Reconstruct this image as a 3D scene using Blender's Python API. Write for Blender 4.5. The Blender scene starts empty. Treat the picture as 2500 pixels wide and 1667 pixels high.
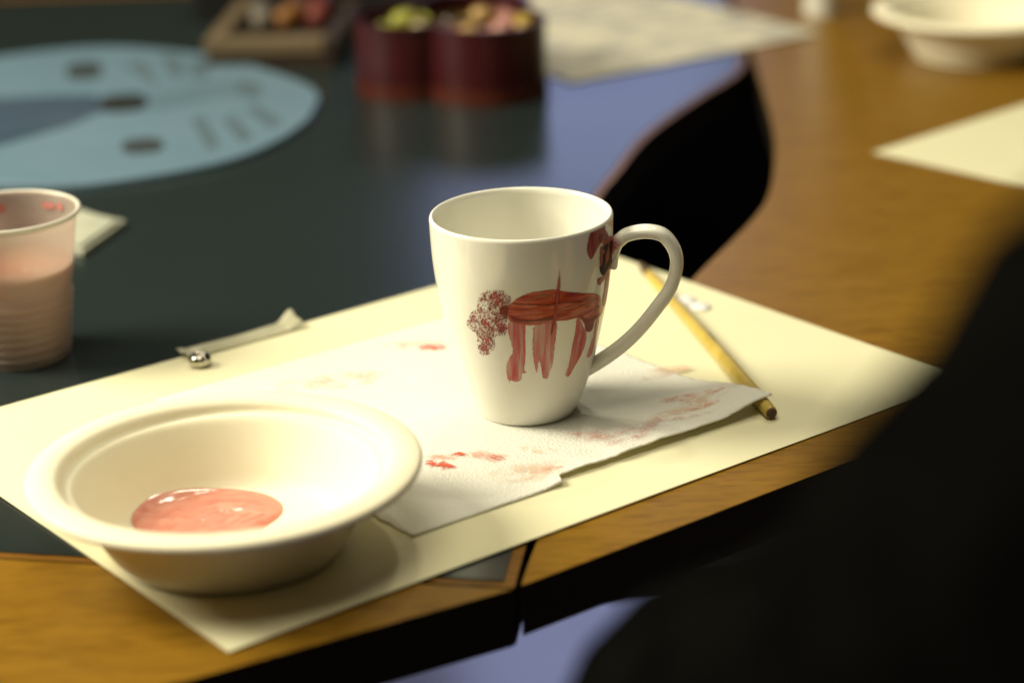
import bpy, bmesh, math, random
import numpy as np
from mathutils import Vector, Matrix, noise

random.seed(7)
scene = bpy.context.scene
COL = scene.collection

# ------------------------------------------------------------------ camera
cam_data = bpy.data.cameras.new("camera")
cam = bpy.data.objects.new("camera", cam_data)
COL.objects.link(cam)
right = Vector((0.99950628, -0.01087949, -0.02947606))
down = Vector((-0.03141976, -0.34609164, -0.93767445))
fwd = Vector((0.0, 0.93813763, -0.3462626))
M = Matrix.Identity(4)
for i in range(3):
    M[i][0] = right[i]
    M[i][1] = -down[i]
    M[i][2] = -fwd[i]
M[2][3] = 0.3999
cam.matrix_world = M
cam_data.sensor_width = 36.0
cam_data.lens = 78.51
cam_data.clip_start = 0.02
cam_data.clip_end = 100.0
cam_data.dof.use_dof = True
cam_data.dof.focus_distance = 1.022
cam_data.dof.aperture_fstop = 3.8
cam_data.dof.aperture_blades = 0
scene.camera = cam

# ------------------------------------------------------------------ world and lamps
world = bpy.data.worlds.new("World")
scene.world = world
world.use_nodes = True
bg = world.node_tree.nodes["Background"]
bg.inputs[0].default_value = (1.0, 0.86, 0.55, 1)
bg.inputs[1].default_value = 0.02


def area(name, loc, target, size, power, color, shape='DISK', size_y=None):
    d = bpy.data.lights.new(name, 'AREA')
    d.shape = shape
    d.size = size
    if size_y:
        d.size_y = size_y
    d.energy = power
    d.color = color
    o = bpy.data.objects.new(name, d)
    COL.objects.link(o)
    o.location = loc
    v = Vector(target) - Vector(loc)
    o.rotation_euler = v.to_track_quat('-Z', 'Y').to_euler()
    return o


area("ceiling_lamp", (-1.30, 1.14, 0.97), (0.0, 0.96, 0.0), 0.72, 48.0, (1.0, 0.93, 0.70))
area("overhead_fill", (-0.35, 0.62, 1.90), (-0.05, 0.95, 0.0), 1.30, 21.0, (1.0, 0.92, 0.68))  # added soft overhead fill that lifts the shadows
area("ceiling_lamp", (0.05, 2.30, 2.10), (0.0, 1.1, 0.0), 0.11, 7.5, (1.0, 0.92, 0.70))
area("ceiling_lamp", (0.60, 2.20, 2.10), (0.0, 1.1, 0.0), 0.11, 7.5, (1.0, 0.92, 0.70))
area("window_light", (0.20, 5.0, 0.98), (0.20, 0.0, 0.98), 0.72, 3.3, (0.50, 0.58, 1.0), 'RECTANGLE', 0.80)

vs = scene.view_settings
vs.view_transform = 'Standard'
vs.look = 'None'
vs.exposure = 0.0
vs.gamma = 1.0
vs.use_curve_mapping = False


# ------------------------------------------------------------------ helpers
def link(name, me, mat=None, parent=None):
    o = bpy.data.objects.new(name, me)
    COL.objects.link(o)
    if mat is not None:
        me.materials.append(mat)
    if parent is not None:
        o.parent = parent
    return o


def mesh(name, verts, faces, mat=None, parent=None, smooth=True, mod=None):
    me = bpy.data.meshes.new(name)
    me.from_pydata([tuple(v) for v in verts], [], faces)
    me.update()
    if smooth:
        me.polygons.foreach_set("use_smooth", [True] * len(me.polygons))
    return link(name, me, mat, parent)


def frombm(name, bm, mat=None, parent=None, smooth=False):
    me = bpy.data.meshes.new(name)
    bmesh.ops.recalc_face_normals(bm, faces=bm.faces)
    bm.to_mesh(me)
    bm.free()
    if smooth:
        me.polygons.foreach_set("use_smooth", [True] * len(me.polygons))
    return link(name, me, mat, parent)


def thing(name, loc, label, cat, group=None):
    o = bpy.data.objects.new(name, None)
    COL.objects.link(o)
    o.location = loc
    o.empty_display_size = 0.02
    return tag(o, label, cat, group)


def tag(o, label, cat, group=None):
    o["label"] = label
    o["category"] = cat
    if group:
        o["group"] = group
    return o


def lathe(name, prof, mat, parent, n=96, wob=0.0, loc=(0, 0, 0), cap=True):
    verts, faces = [], []
    m = len(prof)
    for i in range(n):
        a = 2 * math.pi * i / n
        for (r, z) in prof:
            k = 1.0
            if wob:
                k = 1 + wob * math.sin(2 * a + 0.6) + wob * 0.6 * math.sin(5 * a)
            verts.append((loc[0] + r * k * math.cos(a), loc[1] + r * k * math.sin(a), loc[2] + z))
    for i in range(n):
        j = (i + 1) % n
        for q in range(m - 1):
            faces.append((i * m + q, j * m + q, j * m + q + 1, i * m + q + 1))
    if cap:
        faces.append(tuple(i * m for i in range(n))[::-1])
        faces.append(tuple(i * m + m - 1 for i in range(n)))
    return mesh(name, verts, faces, mat, parent)


def smooth_prof(pts, per=6):
    """Catmull-Rom through the profile points."""
    out = []
    P = [pts[0]] + list(pts) + [pts[-1]]
    for i in range(1, len(P) - 2):
        p0, p1, p2, p3 = P[i - 1], P[i], P[i + 1], P[i + 2]
        for k in range(per):
            t = k / per
            out.append(tuple(0.5 * ((2 * b) + (-a + c) * t + (2 * a - 5 * b + 4 * c - d) * t * t
                                    + (-a + 3 * b - 3 * c + d) * t ** 3)
                             for a, b, c, d in zip(p0, p1, p2, p3)))
    out.append(tuple(pts[-1]))
    return out


def closed_smooth(pts, per=6):
    out = []
    n = len(pts)
    for i in range(n):
        p0, p1, p2, p3 = pts[i - 1], pts[i], pts[(i + 1) % n], pts[(i + 2) % n]
        for k in range(per):
            t = k / per
            out.append(tuple(0.5 * ((2 * b) + (-a + c) * t + (2 * a - 5 * b + 4 * c - d) * t * t
                                    + (-a + 3 * b - 3 * c + d) * t ** 3)
                             for a, b, c, d in zip(p0, p1, p2, p3)))
    return out


def prism(name, pts, z0, z1, mat, parent=None, bevel=0.0, seg=3):
    bm = bmesh.new()
    vs_ = [bm.verts.new((p[0], p[1], z1)) for p in pts]
    f = bm.faces.new(vs_)
    ext = bmesh.ops.extrude_face_region(bm, geom=[f])
    lo = [v for v in ext['geom'] if isinstance(v, bmesh.types.BMVert)]
    for v in lo:
        v.co.z = z0
    bm.normal_update()
    if bevel:
        ed = [e for e in bm.edges if all(abs(v.co.z - z1) < 1e-9 for v in e.verts)]
        bmesh.ops.bevel(bm, geom=ed, offset=bevel, segments=seg, profile=0.5, affect='EDGES')
    big = [f for f in bm.faces if len(f.verts) > 4]
    bmesh.ops.triangulate(bm, faces=big)
    return frombm(name, bm, mat, parent)


def tube(name, path, radii, mat, parent, n=16, caps=True, squash=None):
    """Round tube along 3-D points."""
    P = [Vector(p) for p in path]
    verts, faces = [], []
    for i, p in enumerate(P):
        d = (P[min(i + 1, len(P) - 1)] - P[max(i - 1, 0)]).normalized()
        ref = Vector((0, 0, 1)) if abs(d.z) < 0.9 else Vector((1, 0, 0))
        s = d.cross(ref).normalized()
        u = s.cross(d).normalized()
        r = radii[i] if isinstance(radii, (list, tuple)) else radii
        for k in range(n):
            a = 2 * math.pi * k / n
            verts.append(p + s * (r * math.cos(a)) + u * (r * math.sin(a)))
    for i in range(len(P) - 1):
        for k in range(n):
            l = (k + 1) % n
            faces.append((i * n + k, i * n + l, (i + 1) * n + l, (i + 1) * n + k))
    if caps:
        faces.append(tuple(range(n))[::-1])
        faces.append(tuple((len(P) - 1) * n + k for k in range(n)))
    return mesh(name, verts, faces, mat, parent)


def boxm(name, x0, x1, y0, y1, z0, z1, mat, parent=None, bevel=0.0):
    bm = bmesh.new()
    bmesh.ops.create_cube(bm, size=1.0)
    for v in bm.verts:
        v.co = Vector(((x0 + x1) / 2 + v.co.x * (x1 - x0), (y0 + y1) / 2 + v.co.y * (y1 - y0),
                       (z0 + z1) / 2 + v.co.z * (z1 - z0)))
    if bevel:
        bmesh.ops.bevel(bm, geom=list(bm.edges), offset=bevel, segments=2, profile=0.5, affect='EDGES')
    return frombm(name, bm, mat, parent)


def offset_poly(pts, d):
    """Move a counter-clockwise outline inwards by d."""
    out = []
    n = len(pts)
    for i in range(n):
        a, b, c = Vector(pts[i - 1]), Vector(pts[i]), Vector(pts[(i + 1) % n])
        e1, e2 = (b - a).normalized(), (c - b).normalized()
        n1, n2 = Vector((-e1.y, e1.x)), Vector((-e2.y, e2.x))
        m = (n1 + n2)
        m = m.normalized() if m.length > 1e-6 else n1
        k = d / max(0.35, m.dot(n1))
        out.append((b.x + m.x * k, b.y + m.y * k))
    return out


# ------------------------------------------------------------------ materials
class NT:
    def __init__(self, name):
        self.m = bpy.data.materials.new(name)
        self.m.use_nodes = True
        self.t = self.m.node_tree
        self.b = self.t.nodes["Principled BSDF"]
        self.out = self.t.nodes["Material Output"]

    def n(self, kind, **kw):
        nd = self.t.nodes.new(kind)
        for k, v in kw.items():
            if k in nd.inputs:
                nd.inputs[k].default_value = v
            else:
                setattr(nd, k, v)
        return nd

    def l(self, a, b):
        self.t.links.new(a, b)

    def coords(self, scale=(1, 1, 1), rot=(0, 0, 0), kind='Object'):
        tc = self.n('ShaderNodeTexCoord')
        mp = self.n('ShaderNodeMapping')
        mp.inputs['Scale'].default_value = scale
        mp.inputs['Rotation'].default_value = rot
        self.l(tc.outputs[kind], mp.inputs['Vector'])
        return mp.outputs[0]

    def noise(self, vec, scale, detail=4, rough=0.55, dist=0.0):
        nd = self.n('ShaderNodeTexNoise', Scale=scale, Detail=detail, Roughness=rough, Distortion=dist)
        if vec is not None:
            self.l(vec, nd.inputs['Vector'])
        return nd.outputs['Fac']

    def ramp(self, fac, stops):
        r = self.n('ShaderNodeValToRGB')
        e = r.color_ramp.elements
        while len(e) < len(stops):
            e.new(0.5)
        for i, (p, c) in enumerate(stops):
            e[i].position = p
            e[i].color = (*c, 1) if len(c) == 3 else c
        self.l(fac, r.inputs[0])
        return r.outputs[0]

    def math(self, op, a, b=None, clamp=False):
        nd = self.n('ShaderNodeMath', operation=op)
        nd.use_clamp = clamp
        for i, v in enumerate((a, b)):
            if v is None:
                continue
            if isinstance(v, (int, float)):
                nd.inputs[i].default_value = v
            else:
                self.l(v, nd.inputs[i])
        return nd.outputs[0]

    def bump(self, h, strength=0.3, dist=0.001):
        b = self.n('ShaderNodeBump', Strength=strength, Distance=dist)
        self.l(h, b.inputs['Height'])
        self.l(b.outputs[0], self.b.inputs['Normal'])

    def base(self, col=None, rough=0.5, spec=0.5, metal=0.0, coat=0.0):
        if col is not None:
            if isinstance(col, tuple):
                self.b.inputs['Base Color'].default_value = (*col, 1)
            else:
                self.l(col, self.b.inputs['Base Color'])
        self.b.inputs['Roughness'].default_value = rough
        self.b.inputs['Specular IOR Level'].default_value = spec
        self.b.inputs['Metallic'].default_value = metal
        self.b.inputs['Coat Weight'].default_value = coat
        return self

    def alpha(self, fac):
        tr = self.n('ShaderNodeBsdfTransparent')
        mx = self.n('ShaderNodeMixShader')
        self.l(fac, mx.inputs[0])
        self.l(tr.outputs[0], mx.inputs[1])
        self.l(self.b.outputs[0], mx.inputs[2])
        self.l(mx.outputs[0], self.out.inputs['Surface'])

    def attr(self, name):
        a = self.n('ShaderNodeAttribute')
        a.attribute_name = name
        return a


def mottled(name, c1, c2, scale=30, rough=0.6, spec=0.4, bump=0.0, bscale=400, coat=0.0):
    k = NT(name)
    v = k.coords()
    f = k.noise(v, scale, 5)
    k.base(k.ramp(f, [(0.3, c1), (0.7, c2)]), rough, spec, coat=coat)
    if bump:
        k.bump(k.noise(v, bscale, 4), bump, 0.0006)
    return k.m


def wood(name, angle, c1, c2, c3, rough=0.33, scale=1.0):
    k = NT(name)
    v = k.coords(scale=(scale, scale * 9, 1), rot=(0, 0, -angle))
    v2 = k.coords(scale=(55 * scale, 620 * scale, 1), rot=(0, 0, -angle))
    broad = k.noise(v, 4.5, 6, 0.6, 0.6)
    fleck = k.noise(v2, 1.0, 2, 0.5)
    mid = k.noise(k.coords(scale=(14 * scale, 170 * scale, 1), rot=(0, 0, -angle)), 1.0, 4, 0.6)
    base = k.ramp(broad, [(0.30, c1), (0.52, c2), (0.75, c3)])
    fl = k.ramp(fleck, [(0.34, (0.50, 0.42, 0.34)), (0.47, (1, 1, 1))])
    md = k.ramp(mid, [(0.3, (0.90, 0.88, 0.86)), (0.65, (1.03, 1.03, 1.02))])
    mx = k.n('ShaderNodeMixRGB', blend_type='MULTIPLY')
    mx.inputs[0].default_value = 0.75
    k.l(base, mx.inputs[1])
    k.l(fl, mx.inputs[2])
    mx2 = k.n('ShaderNodeMixRGB', blend_type='MULTIPLY')
    mx2.inputs[0].default_value = 0.8
    k.l(mx.outputs[0], mx2.inputs[1])
    k.l(md, mx2.inputs[2])
    k.base(mx2.outputs[0], rough, 0.16)
    k.bump(fleck, 0.12, 0.0004)
    return k.m


MAT = {}
BEECH = ((0.208, 0.106, 0.0095), (0.220, 0.114, 0.0110), (0.232, 0.122, 0.0125))
MAT['beech'] = wood('beech_wood', math.radians(38), *BEECH)
MAT['beech_left'] = wood('beech_wood_left', math.radians(12), *BEECH)
MAT['lipping'] = wood('beech_lipping', math.radians(80), (0.14, 0.062, 0.010), (0.18, 0.085, 0.014), (0.22, 0.105, 0.018))
k = NT('dark_laminate')
v = k.coords()
f = k.noise(v, 3.0, 4)
sp = k.noise(v, 700, 2)
k.base(k.ramp(f, [(0.3, (0.0125, 0.0190, 0.0185)), (0.7, (0.0165, 0.0245, 0.0245))]), 0.22, 0.5)
k.l(k.ramp(sp, [(0.3, (0.19,) * 3), (0.7, (0.27,) * 3)]), k.b.inputs['Roughness'])
k.bump(sp, 0.05, 0.0003)
MAT['laminate'] = k.m
MAT['shaded_side'] = mottled('dark_edge', (0.0090, 0.0060, 0.0025), (0.0130, 0.0085, 0.0035), 40, 0.7, 0.1)  # table side faces: their shade is put into this near-black colour
MAT['floor'] = mottled('lino_floor', (0.42, 0.46, 0.93), (0.46, 0.50, 0.96), 6, 0.16, 1.0)
MAT['black_plastic'] = mottled('black_plastic', (0.006, 0.006, 0.006), (0.010, 0.009, 0.009), 50, 0.6, 0.2)
MAT['black_cloth'] = mottled('black_cloth', (0.0014, 0.0014, 0.0013), (0.0042, 0.0040, 0.0036), 45, 1.0, 0.0, 0.5, 900)
MAT['skin'] = mottled('skin', (0.50, 0.28, 0.19), (0.56, 0.33, 0.23), 60, 0.5, 0.4)
MAT['hair'] = mottled('hair', (0.02, 0.012, 0.008), (0.05, 0.03, 0.018), 200, 0.6)
MAT['steel'] = mottled('grey_steel', (0.16, 0.16, 0.16), (0.20, 0.20, 0.20), 80, 0.35, 0.5)

# drawing paper: smooth cream card, faint fibre
k = NT('cream_card')
v = k.coords()
f = k.noise(v, 7, 6, 0.6, 0.8)
f2 = k.noise(v, 900, 3)
k.base(k.ramp(f, [(0.3, (0.705, 0.668, 0.448)), (0.7, (0.735, 0.697, 0.476))]), 0.62, 0.3)
k.bump(f2, 0.10, 0.0002)
MAT['card'] = k.m

# kitchen paper: embossed dots
k = NT('kitchen_paper')
v = k.coords(scale=(1, 1, 1), rot=(0, 0, 0.72))
vo = k.n('ShaderNodeTexVoronoi', Scale=620.0, Randomness=0.55)
k.l(v, vo.inputs['Vector'])
f = k.noise(v, 260, 3)
h = k.math('ADD', vo.outputs['Distance'], k.math('MULTIPLY', f, 0.55))
k.base(k.ramp(k.noise(v, 20, 4), [(0.3, (0.875, 0.868, 0.815)), (0.7, (0.905, 0.898, 0.850))]), 0.9, 0.1)
k.bump(h, 0.42, 0.0009)
tl0 = k.n('ShaderNodeBsdfTranslucent')
tl0.inputs[0].default_value = (0.80, 0.74, 0.50, 1)
mx0 = k.n('ShaderNodeMixShader')
mx0.inputs[0].default_value = 0.28
k.l(k.b.outputs[0], mx0.inputs[1])
k.l(tl0.outputs[0], mx0.inputs[2])
k.l(mx0.outputs[0], k.out.inputs['Surface'])
k.b.inputs['Subsurface Weight'].default_value = 0.0
MAT['towel'] = k.m

# glazed porcelain
k = NT('white_glaze')
v = k.coords()
k.base(k.ramp(k.noise(v, 14, 4), [(0.3, (0.810, 0.793, 0.700)), (0.7, (0.830, 0.815, 0.725))]), 0.07, 0.5)
k.bump(k.noise(v, 55, 2), 0.02, 0.0006)
MAT['glaze'] = k.m
# moulded pulp bowl
k = NT('moulded_pulp')
v = k.coords()
k.base(k.ramp(k.noise(v, 40, 5), [(0.3, (0.805, 0.745, 0.560)), (0.7, (0.835, 0.778, 0.600))]), 0.55, 0.35)
k.bump(k.noise(v, 520, 4), 0.22, 0.0004)
MAT['pulp'] = k.m


def brush_paint(name, stops, amin, amax, streak, rough=0.14, rot=0.0):
    """Brush-streaked glaze paint; 'edge' fades it out at the rim of a stroke, uv runs along the stroke."""
    k = NT(name)
    uv = k.coords(scale=streak, rot=(0, 0, rot), kind='UV')
    s1 = k.noise(uv, 1.0, 3, 0.55, 0.9)
    s2 = k.noise(uv, 2.7, 3, 0.6, 0.2)
    mix = k.math('ADD', k.math('MULTIPLY', s1, 0.65), k.math('MULTIPLY', s2, 0.35))
    k.base(k.ramp(mix, stops), rough, 0.5)
    e = k.attr('edge').outputs['Fac']
    a = k.ramp(mix, [(0.42, (amin,) * 3), (0.58, (amax,) * 3)])
    k.alpha(k.math('MULTIPLY', a, e, True))
    k.bump(mix, 0.35, 0.0006)
    return k.m


MAT['paint_body'] = brush_paint('brick_red_paint', [(0.40, (0.28, 0.018, 0.006)), (0.50, (0.50, 0.062, 0.020)), (0.60, (0.64, 0.165, 0.090))], 0.98, 0.84, (2.2, 17, 1))
MAT['paint_dark'] = brush_paint('dark_red_paint', [(0.42, (0.16, 0.011, 0.004)), (0.58, (0.27, 0.028, 0.009))], 0.45, 0.85, (3, 26, 1))
MAT['paint_light'] = brush_paint('thin_rose_paint', [(0.42, (0.44, 0.13, 0.07)), (0.58, (0.52, 0.22, 0.13))], 0.25, 0.75, (3, 30, 1))
MAT['paint_leg'] = brush_paint('rose_paint', [(0.40, (0.52, 0.055, 0.046)), (0.50, (0.63, 0.130, 0.108)), (0.60, (0.72, 0.28, 0.23))], 0.95, 0.50, (19, 1.5, 1))
MAT['paint_wash'] = brush_paint('thin_pink_wash', [(0.42, (0.40, 0.08, 0.065)), (0.58, (0.50, 0.16, 0.13))], 0.0, 0.50, (16, 14, 1))
MAT['paint_black'] = brush_paint('black_paint', [(0.3, (0.006, 0.005, 0.006)), (0.6, (0.014, 0.010, 0.012))], 1.0, 0.98, (20, 4, 1), 0.5)
MAT['paint_black'].node_tree.nodes['Principled BSDF'].inputs['Specular IOR Level'].default_value = 0.12
MAT['paint_face'] = brush_paint('deep_rose_paint', [(0.42, (0.30, 0.028, 0.020)), (0.58, (0.48, 0.105, 0.080))], 0.94, 0.78, (22, 4, 1), 0.32)
MAT['paint_face'].node_tree.nodes['Principled BSDF'].inputs['Specular IOR Level'].default_value = 0.3
k = NT('dab_paint')
cr = k.ramp(k.attr('tone').outputs['Fac'], [(0.0, (0.13, 0.018, 0.012)), (0.5, (0.30, 0.036, 0.026)), (1.0, (0.50, 0.075, 0.060))])
k.base(cr, 0.25, 0.5)
MAT['paint_dab'] = k.m


# ------------------------------------------------------------------ floor and tables
T = -0.0006        # table-top level (the drawing paper lies from here up)
FLOOR = -0.72
fl = prism('floor', [(-4, -2), (4, -2), (4, 7), (-4, 7)], FLOOR - 0.05, FLOOR, MAT['floor'])
fl["kind"] = "structure"


def leg(parent, x, y, zt, mat):
    tube('leg', [(x, y, FLOOR), (x, y, zt)], 0.022, mat, parent, 16)


# table with the dark inlay: wavy edge along the gap
dark_edge = smooth_prof([(-0.0022, 0.8030), (0.0030, 0.840), (0.0150, 0.920), (0.0300, 1.040), (0.0380, 1.150), (0.0460, 1.250), (0.0568, 1.336),
                         (0.0722, 1.394), (0.0945, 1.474), (0.1202, 1.537), (0.147, 1.594), (0.1830, 1.672), (0.1930, 1.780), (0.1960, 1.900), (0.1960, 2.035)], 5)
dark_out = [(-1.00, 1.010)] + [(-0.2163, 0.8455)] + dark_edge + [(-1.00, 2.060)]
td = thing('table', (-0.45, 1.45, FLOOR), 'table with a dark blue-green laminate top and narrow wooden lipping', 'table')


def rel(pts, o):
    return [(p[0] - o.location.x, p[1] - o.location.y) for p in pts]


prism('tabletop', rel(dark_out, td), T - 0.026 - FLOOR, T - 0.0005 - FLOOR, MAT['lipping'], td, 0.0015)
lam = offset_poly(dark_out, 0.0048)
lam = [(x, y) if y < 2.0 else (x, 2.028) for x, y in lam]
prism('laminate_panel', rel(lam, td), T - 0.004 - FLOOR, T - FLOOR, MAT['laminate'], td, 0.0004, 2)
for x, y in ((-0.90, 1.10), (-0.90, 1.95), (-0.22, 1.98), (-0.30, 1.02)):
    tube('leg', [(x + 0.45, y - 1.45, 0), (x + 0.45, y - 1.45, T - 0.0265 - FLOOR)], 0.022, MAT['steel'], td, 16)

# big wooden table
wood_edge = smooth_prof([(0.0006, 0.8034), (0.0070, 0.840), (0.0240, 0.920), (0.0545, 1.040), (0.0810, 1.115), (0.1012, 1.175), (0.1474, 1.285),
                         (0.1655, 1.348), (0.1806, 1.4505), (0.1873, 1.544), (0.1935, 1.678), (0.1985, 1.80), (0.2010, 1.89), (0.2020, 2.15)], 5)
front_r = [(0.75, 1.40), (0.42, 1.135), (0.30, 1.038), (0.158, 0.924), (0.0756, 0.8600)]
wood_out = ([(0.95, 2.15), (0.95, 1.56)] + front_r + wood_edge)[::-1]
tw = thing('table', (0.55, 1.55, FLOOR), 'honey-brown wooden table that carries the blank white sheet and empty bowl', 'table')
wo = rel(wood_out, tw)
if sum(wo[i - 1][0] * wo[i][1] - wo[i][0] * wo[i - 1][1] for i in range(len(wo))) < 0:
    wo = wo[::-1]
prism('tabletop', wo, T - 0.0225 - FLOOR, T - FLOOR, MAT['beech'], tw, 0.0022, 4)
eb = offset_poly(wo, -0.0006)
for x, y in ((0.85, 1.65), (0.85, 2.05), (0.30, 2.05), (0.42, 1.25)):
    tube('leg', [(x - 0.55, y - 1.55, 0), (x - 0.55, y - 1.55, T - 0.0228 - FLOOR)], 0.022, MAT['steel'], tw, 16)

# near wooden table whose corner meets the seam
left_out = [(-0.0030, 0.8000), (-0.0030, 0.8008), (-0.2163, 0.8437), (-1.0, 1.0080), (-1.0, 0.30), (-0.75, 0.39), (-0.1302, 0.7312), (-0.0824, 0.7572)]
tl = thing('table', (-0.6, 0.7, FLOOR), 'honey-brown wooden table whose pointed corner meets the seam below the bowl', 'table')
prism('tabletop', rel(left_out[1:], tl), T - 0.0255 - FLOOR, T - 0.0002 - FLOOR, MAT['beech_left'], tl, 0.0022, 4)
for x, y in ((-0.92, 0.42), (-0.92, 0.93), (-0.30, 0.78), (-0.45, 0.62)):
    tube('leg', [(x + 0.6, y - 0.7, 0), (x + 0.6, y - 0.7, T - 0.0258 - FLOOR)], 0.022, MAT['steel'], tl, 16)


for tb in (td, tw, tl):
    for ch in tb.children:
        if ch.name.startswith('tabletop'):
            ch.data.materials.append(MAT['shaded_side'])
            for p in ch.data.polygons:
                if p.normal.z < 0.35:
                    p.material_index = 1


# black chairs: one added to black out the gap, one for the sitter
def make_chair(loc, rot, seat_h, back_h, label):
    c = thing('chair', (loc[0], loc[1], FLOOR), label, 'chair')
    c.rotation_euler = (0, 0, rot)
    boxm('seat', -0.20, 0.20, -0.20, 0.20, seat_h - 0.03, seat_h, MAT['black_plastic'], c, 0.012)
    bm = bmesh.new()
    n = 12
    rows = []
    for j in range(6):
        row = []
        for i in range(n + 1):
            u = -1 + 2 * i / n
            z = seat_h + 0.03 + (back_h - seat_h - 0.03) * j / 5
            row.append(bm.verts.new((u * 0.20, 0.215 - 0.03 * u * u + 0.02 * j / 5, z)))
        rows.append(row)
    for j in range(5):
        for i in range(n):
            bm.faces.new((rows[j][i], rows[j][i + 1], rows[j + 1][i + 1], rows[j + 1][i]))
    o = frombm('backrest', bm, MAT['black_plastic'], c, True)
    s = o.modifiers.new('solid', 'SOLIDIFY')
    s.thickness = 0.014
    for x in (-0.09, 0.17):
        for y in (-0.17, 0.17):
            tube('leg', [(x * 1.08, y * 1.08, 0), (x, y, seat_h - 0.025)], 0.012, MAT['black_plastic'], c, 12)
    for x in (-0.15, 0.15):
        tube('back_post', [(x, 0.18, seat_h - 0.02), (x, 0.215, seat_h + 0.06)], 0.011, MAT['black_plastic'], c, 12)
    return c


make_chair((0.256, 1.60), 0.0, 0.43, 0.685, 'black chair added to darken the gap between the dark and wooden tables')
make_chair((0.345, 0.30), math.pi, 0.44, 0.74, 'black chair that the person in black sits on')

# ------------------------------------------------------------------ drawing paper (A3)
PA, PB, PC, PD = Vector((-0.11097, 0.75389)), Vector((0.22133, 1.01074)), Vector((0.04338, 1.24097)), Vector((-0.28892, 0.98412))


def sheet(name, a, b, d, z, nu, nv, mat, thick=0.0003, wave=None, parent=None, edge=None):
    """A real sheet with thickness: a = corner, b = along u, d = along v."""
    verts, faces = [], []
    a, b, d = Vector(a), Vector(b), Vector(d)
    for s in (0, 1):
        for j in range(nv + 1):
            for i in range(nu + 1):
                u, v_ = i / nu, j / nv
                if edge:
                    u2, v2 = edge(u, v_)
                else:
                    u2, v2 = u, v_
                p = a + (b - a) * u2 + (d - a) * v2
                w_ = wave(u2, v2, p) if wave else 0.0
                verts.append((p.x, p.y, z + w_ - (thick if s else 0)))
    N = (nu + 1) * (nv + 1)
    g = lambda i, j, s: s * N + j * (nu + 1) + i
    for j in range(nv):
        for i in range(nu):
            faces.append((g(i, j, 0), g(i + 1, j, 0), g(i + 1, j + 1, 0), g(i, j + 1, 0)))
            faces.append((g(i, j, 1), g(i, j + 1, 1), g(i + 1, j + 1, 1), g(i + 1, j, 1)))
    for i in range(nu):
        faces.append((g(i, 0, 0), g(i, 0, 1), g(i + 1, 0, 1), g(i + 1, 0, 0)))
        faces.append((g(i, nv, 0), g(i + 1, nv, 0), g(i + 1, nv, 1), g(i, nv, 1)))
    for j in range(nv):
        faces.append((g(0, j, 0), g(0, j + 1, 0), g(0, j + 1, 1), g(0, j, 1)))
        faces.append((g(nu, j, 0), g(nu, j, 1), g(nu, j + 1, 1), g(nu, j + 1, 0)))
    return mesh(name, verts, faces, mat, parent, False)


def card_wave(u, v_, p):
    # the unsupported strip over the gap and the outer edges lift a hair
    e = min(u, 1 - u, v_, 1 - v_)
    return 0.0005 * max(0, 1 - e / 0.10) ** 2 * (0.5 + 0.5 * math.sin(5 * u + 3 * v_))


cardo = sheet('drawing_paper', PA, PB, PD, 0.0, 84, 60, MAT['card'], 0.0004, card_wave)
tag(cardo, 'large cream sheet of drawing paper under the painted mug and bowl', 'paper')

# ------------------------------------------------------------------ kitchen paper towel
TF, TR, TL = Vector((-0.0447, 0.8498)), Vector((0.1235, 0.9755)), Vector((-0.1761, 1.0141))
ER, FR = Vector((0.1202, 0.9666, 0.0035)), Vector((0.0773, 1.1798, 0.0030))


def sstep(x):
    x = max(0.0, min(1.0, x))
    return x * x * (3 - 2 * x)


def towel_edge(u, v_):
    # near edge: right-hand part torn back, left-hand edge scalloped along its perforation
    tear = sstep((u - 0.385) / 0.018) * (0.030 - 0.018 * max(0, (u - 0.4)) / 0.6)
    jag = 0.0028 * noise.noise(Vector((u * 55, 0.3, 0))) * sstep((u - 0.38) / 0.02) + 0.0012 * noise.noise(Vector((u * 160, 4.3, 0)))
    v2 = v_ + (1 - v_) * (tear + jag)
    scal = 0.0042 * abs(math.sin(v_ * 62)) + 0.003 * noise.noise(Vector((v_ * 40, 7, 1)))
    u2 = u + (1 - u) * scal
    rj = 0.004 * abs(math.sin(v_ * 70)) + 0.003 * noise.noise(Vector((v_ * 60, 17, 1)))
    u2 = u2 - u * rj
    return u2, v2


def towel_z(u, v_, p):
    z = 0.0010 + 0.0003 * noise.noise(Vector((u * 9, v_ * 9, 2)))
    # near right corner rides up over the brush handle
    lift = 0.0036 * sstep((u - 0.42) / 0.50) * sstep((0.34 - v_) / 0.34)
    d = (Vector((p.x, p.y)) - Vector((0.1185, 0.983))).length
    lift = max(lift, 0.0082 * sstep(1 - d / 0.055))
    lift += 0.0022 * sstep((u - 0.33) / 0.10) * sstep((0.10 - v_) / 0.10) * (1 - sstep((u - 0.5) / 0.4))
    # stays flat below mug and bowl
    dm = (Vector((p.x, p.y)) - Vector((0.006, 0.9885))).length
    lift *= sstep((dm - 0.028) / 0.045)
    lift += 0.0012 * sstep((0.16 - v_) / 0.16) * sstep((u - 0.4) / 0.1) * noise.noise(Vector((u * 14, v_ * 5, 4)))
    return z + lift


towel = sheet('kitchen_towel', TF, TR, TL, 0.0, 150, 110, MAT['towel'], 0.0005, towel_z, None, towel_edge)
towel.data.polygons.foreach_set("use_smooth", [True] * len(towel.data.polygons))
tag(towel, 'white embossed kitchen towel with red smears lying under the mug', 'paper towel')
GU, GV = TR - TF, TL - TF


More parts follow.
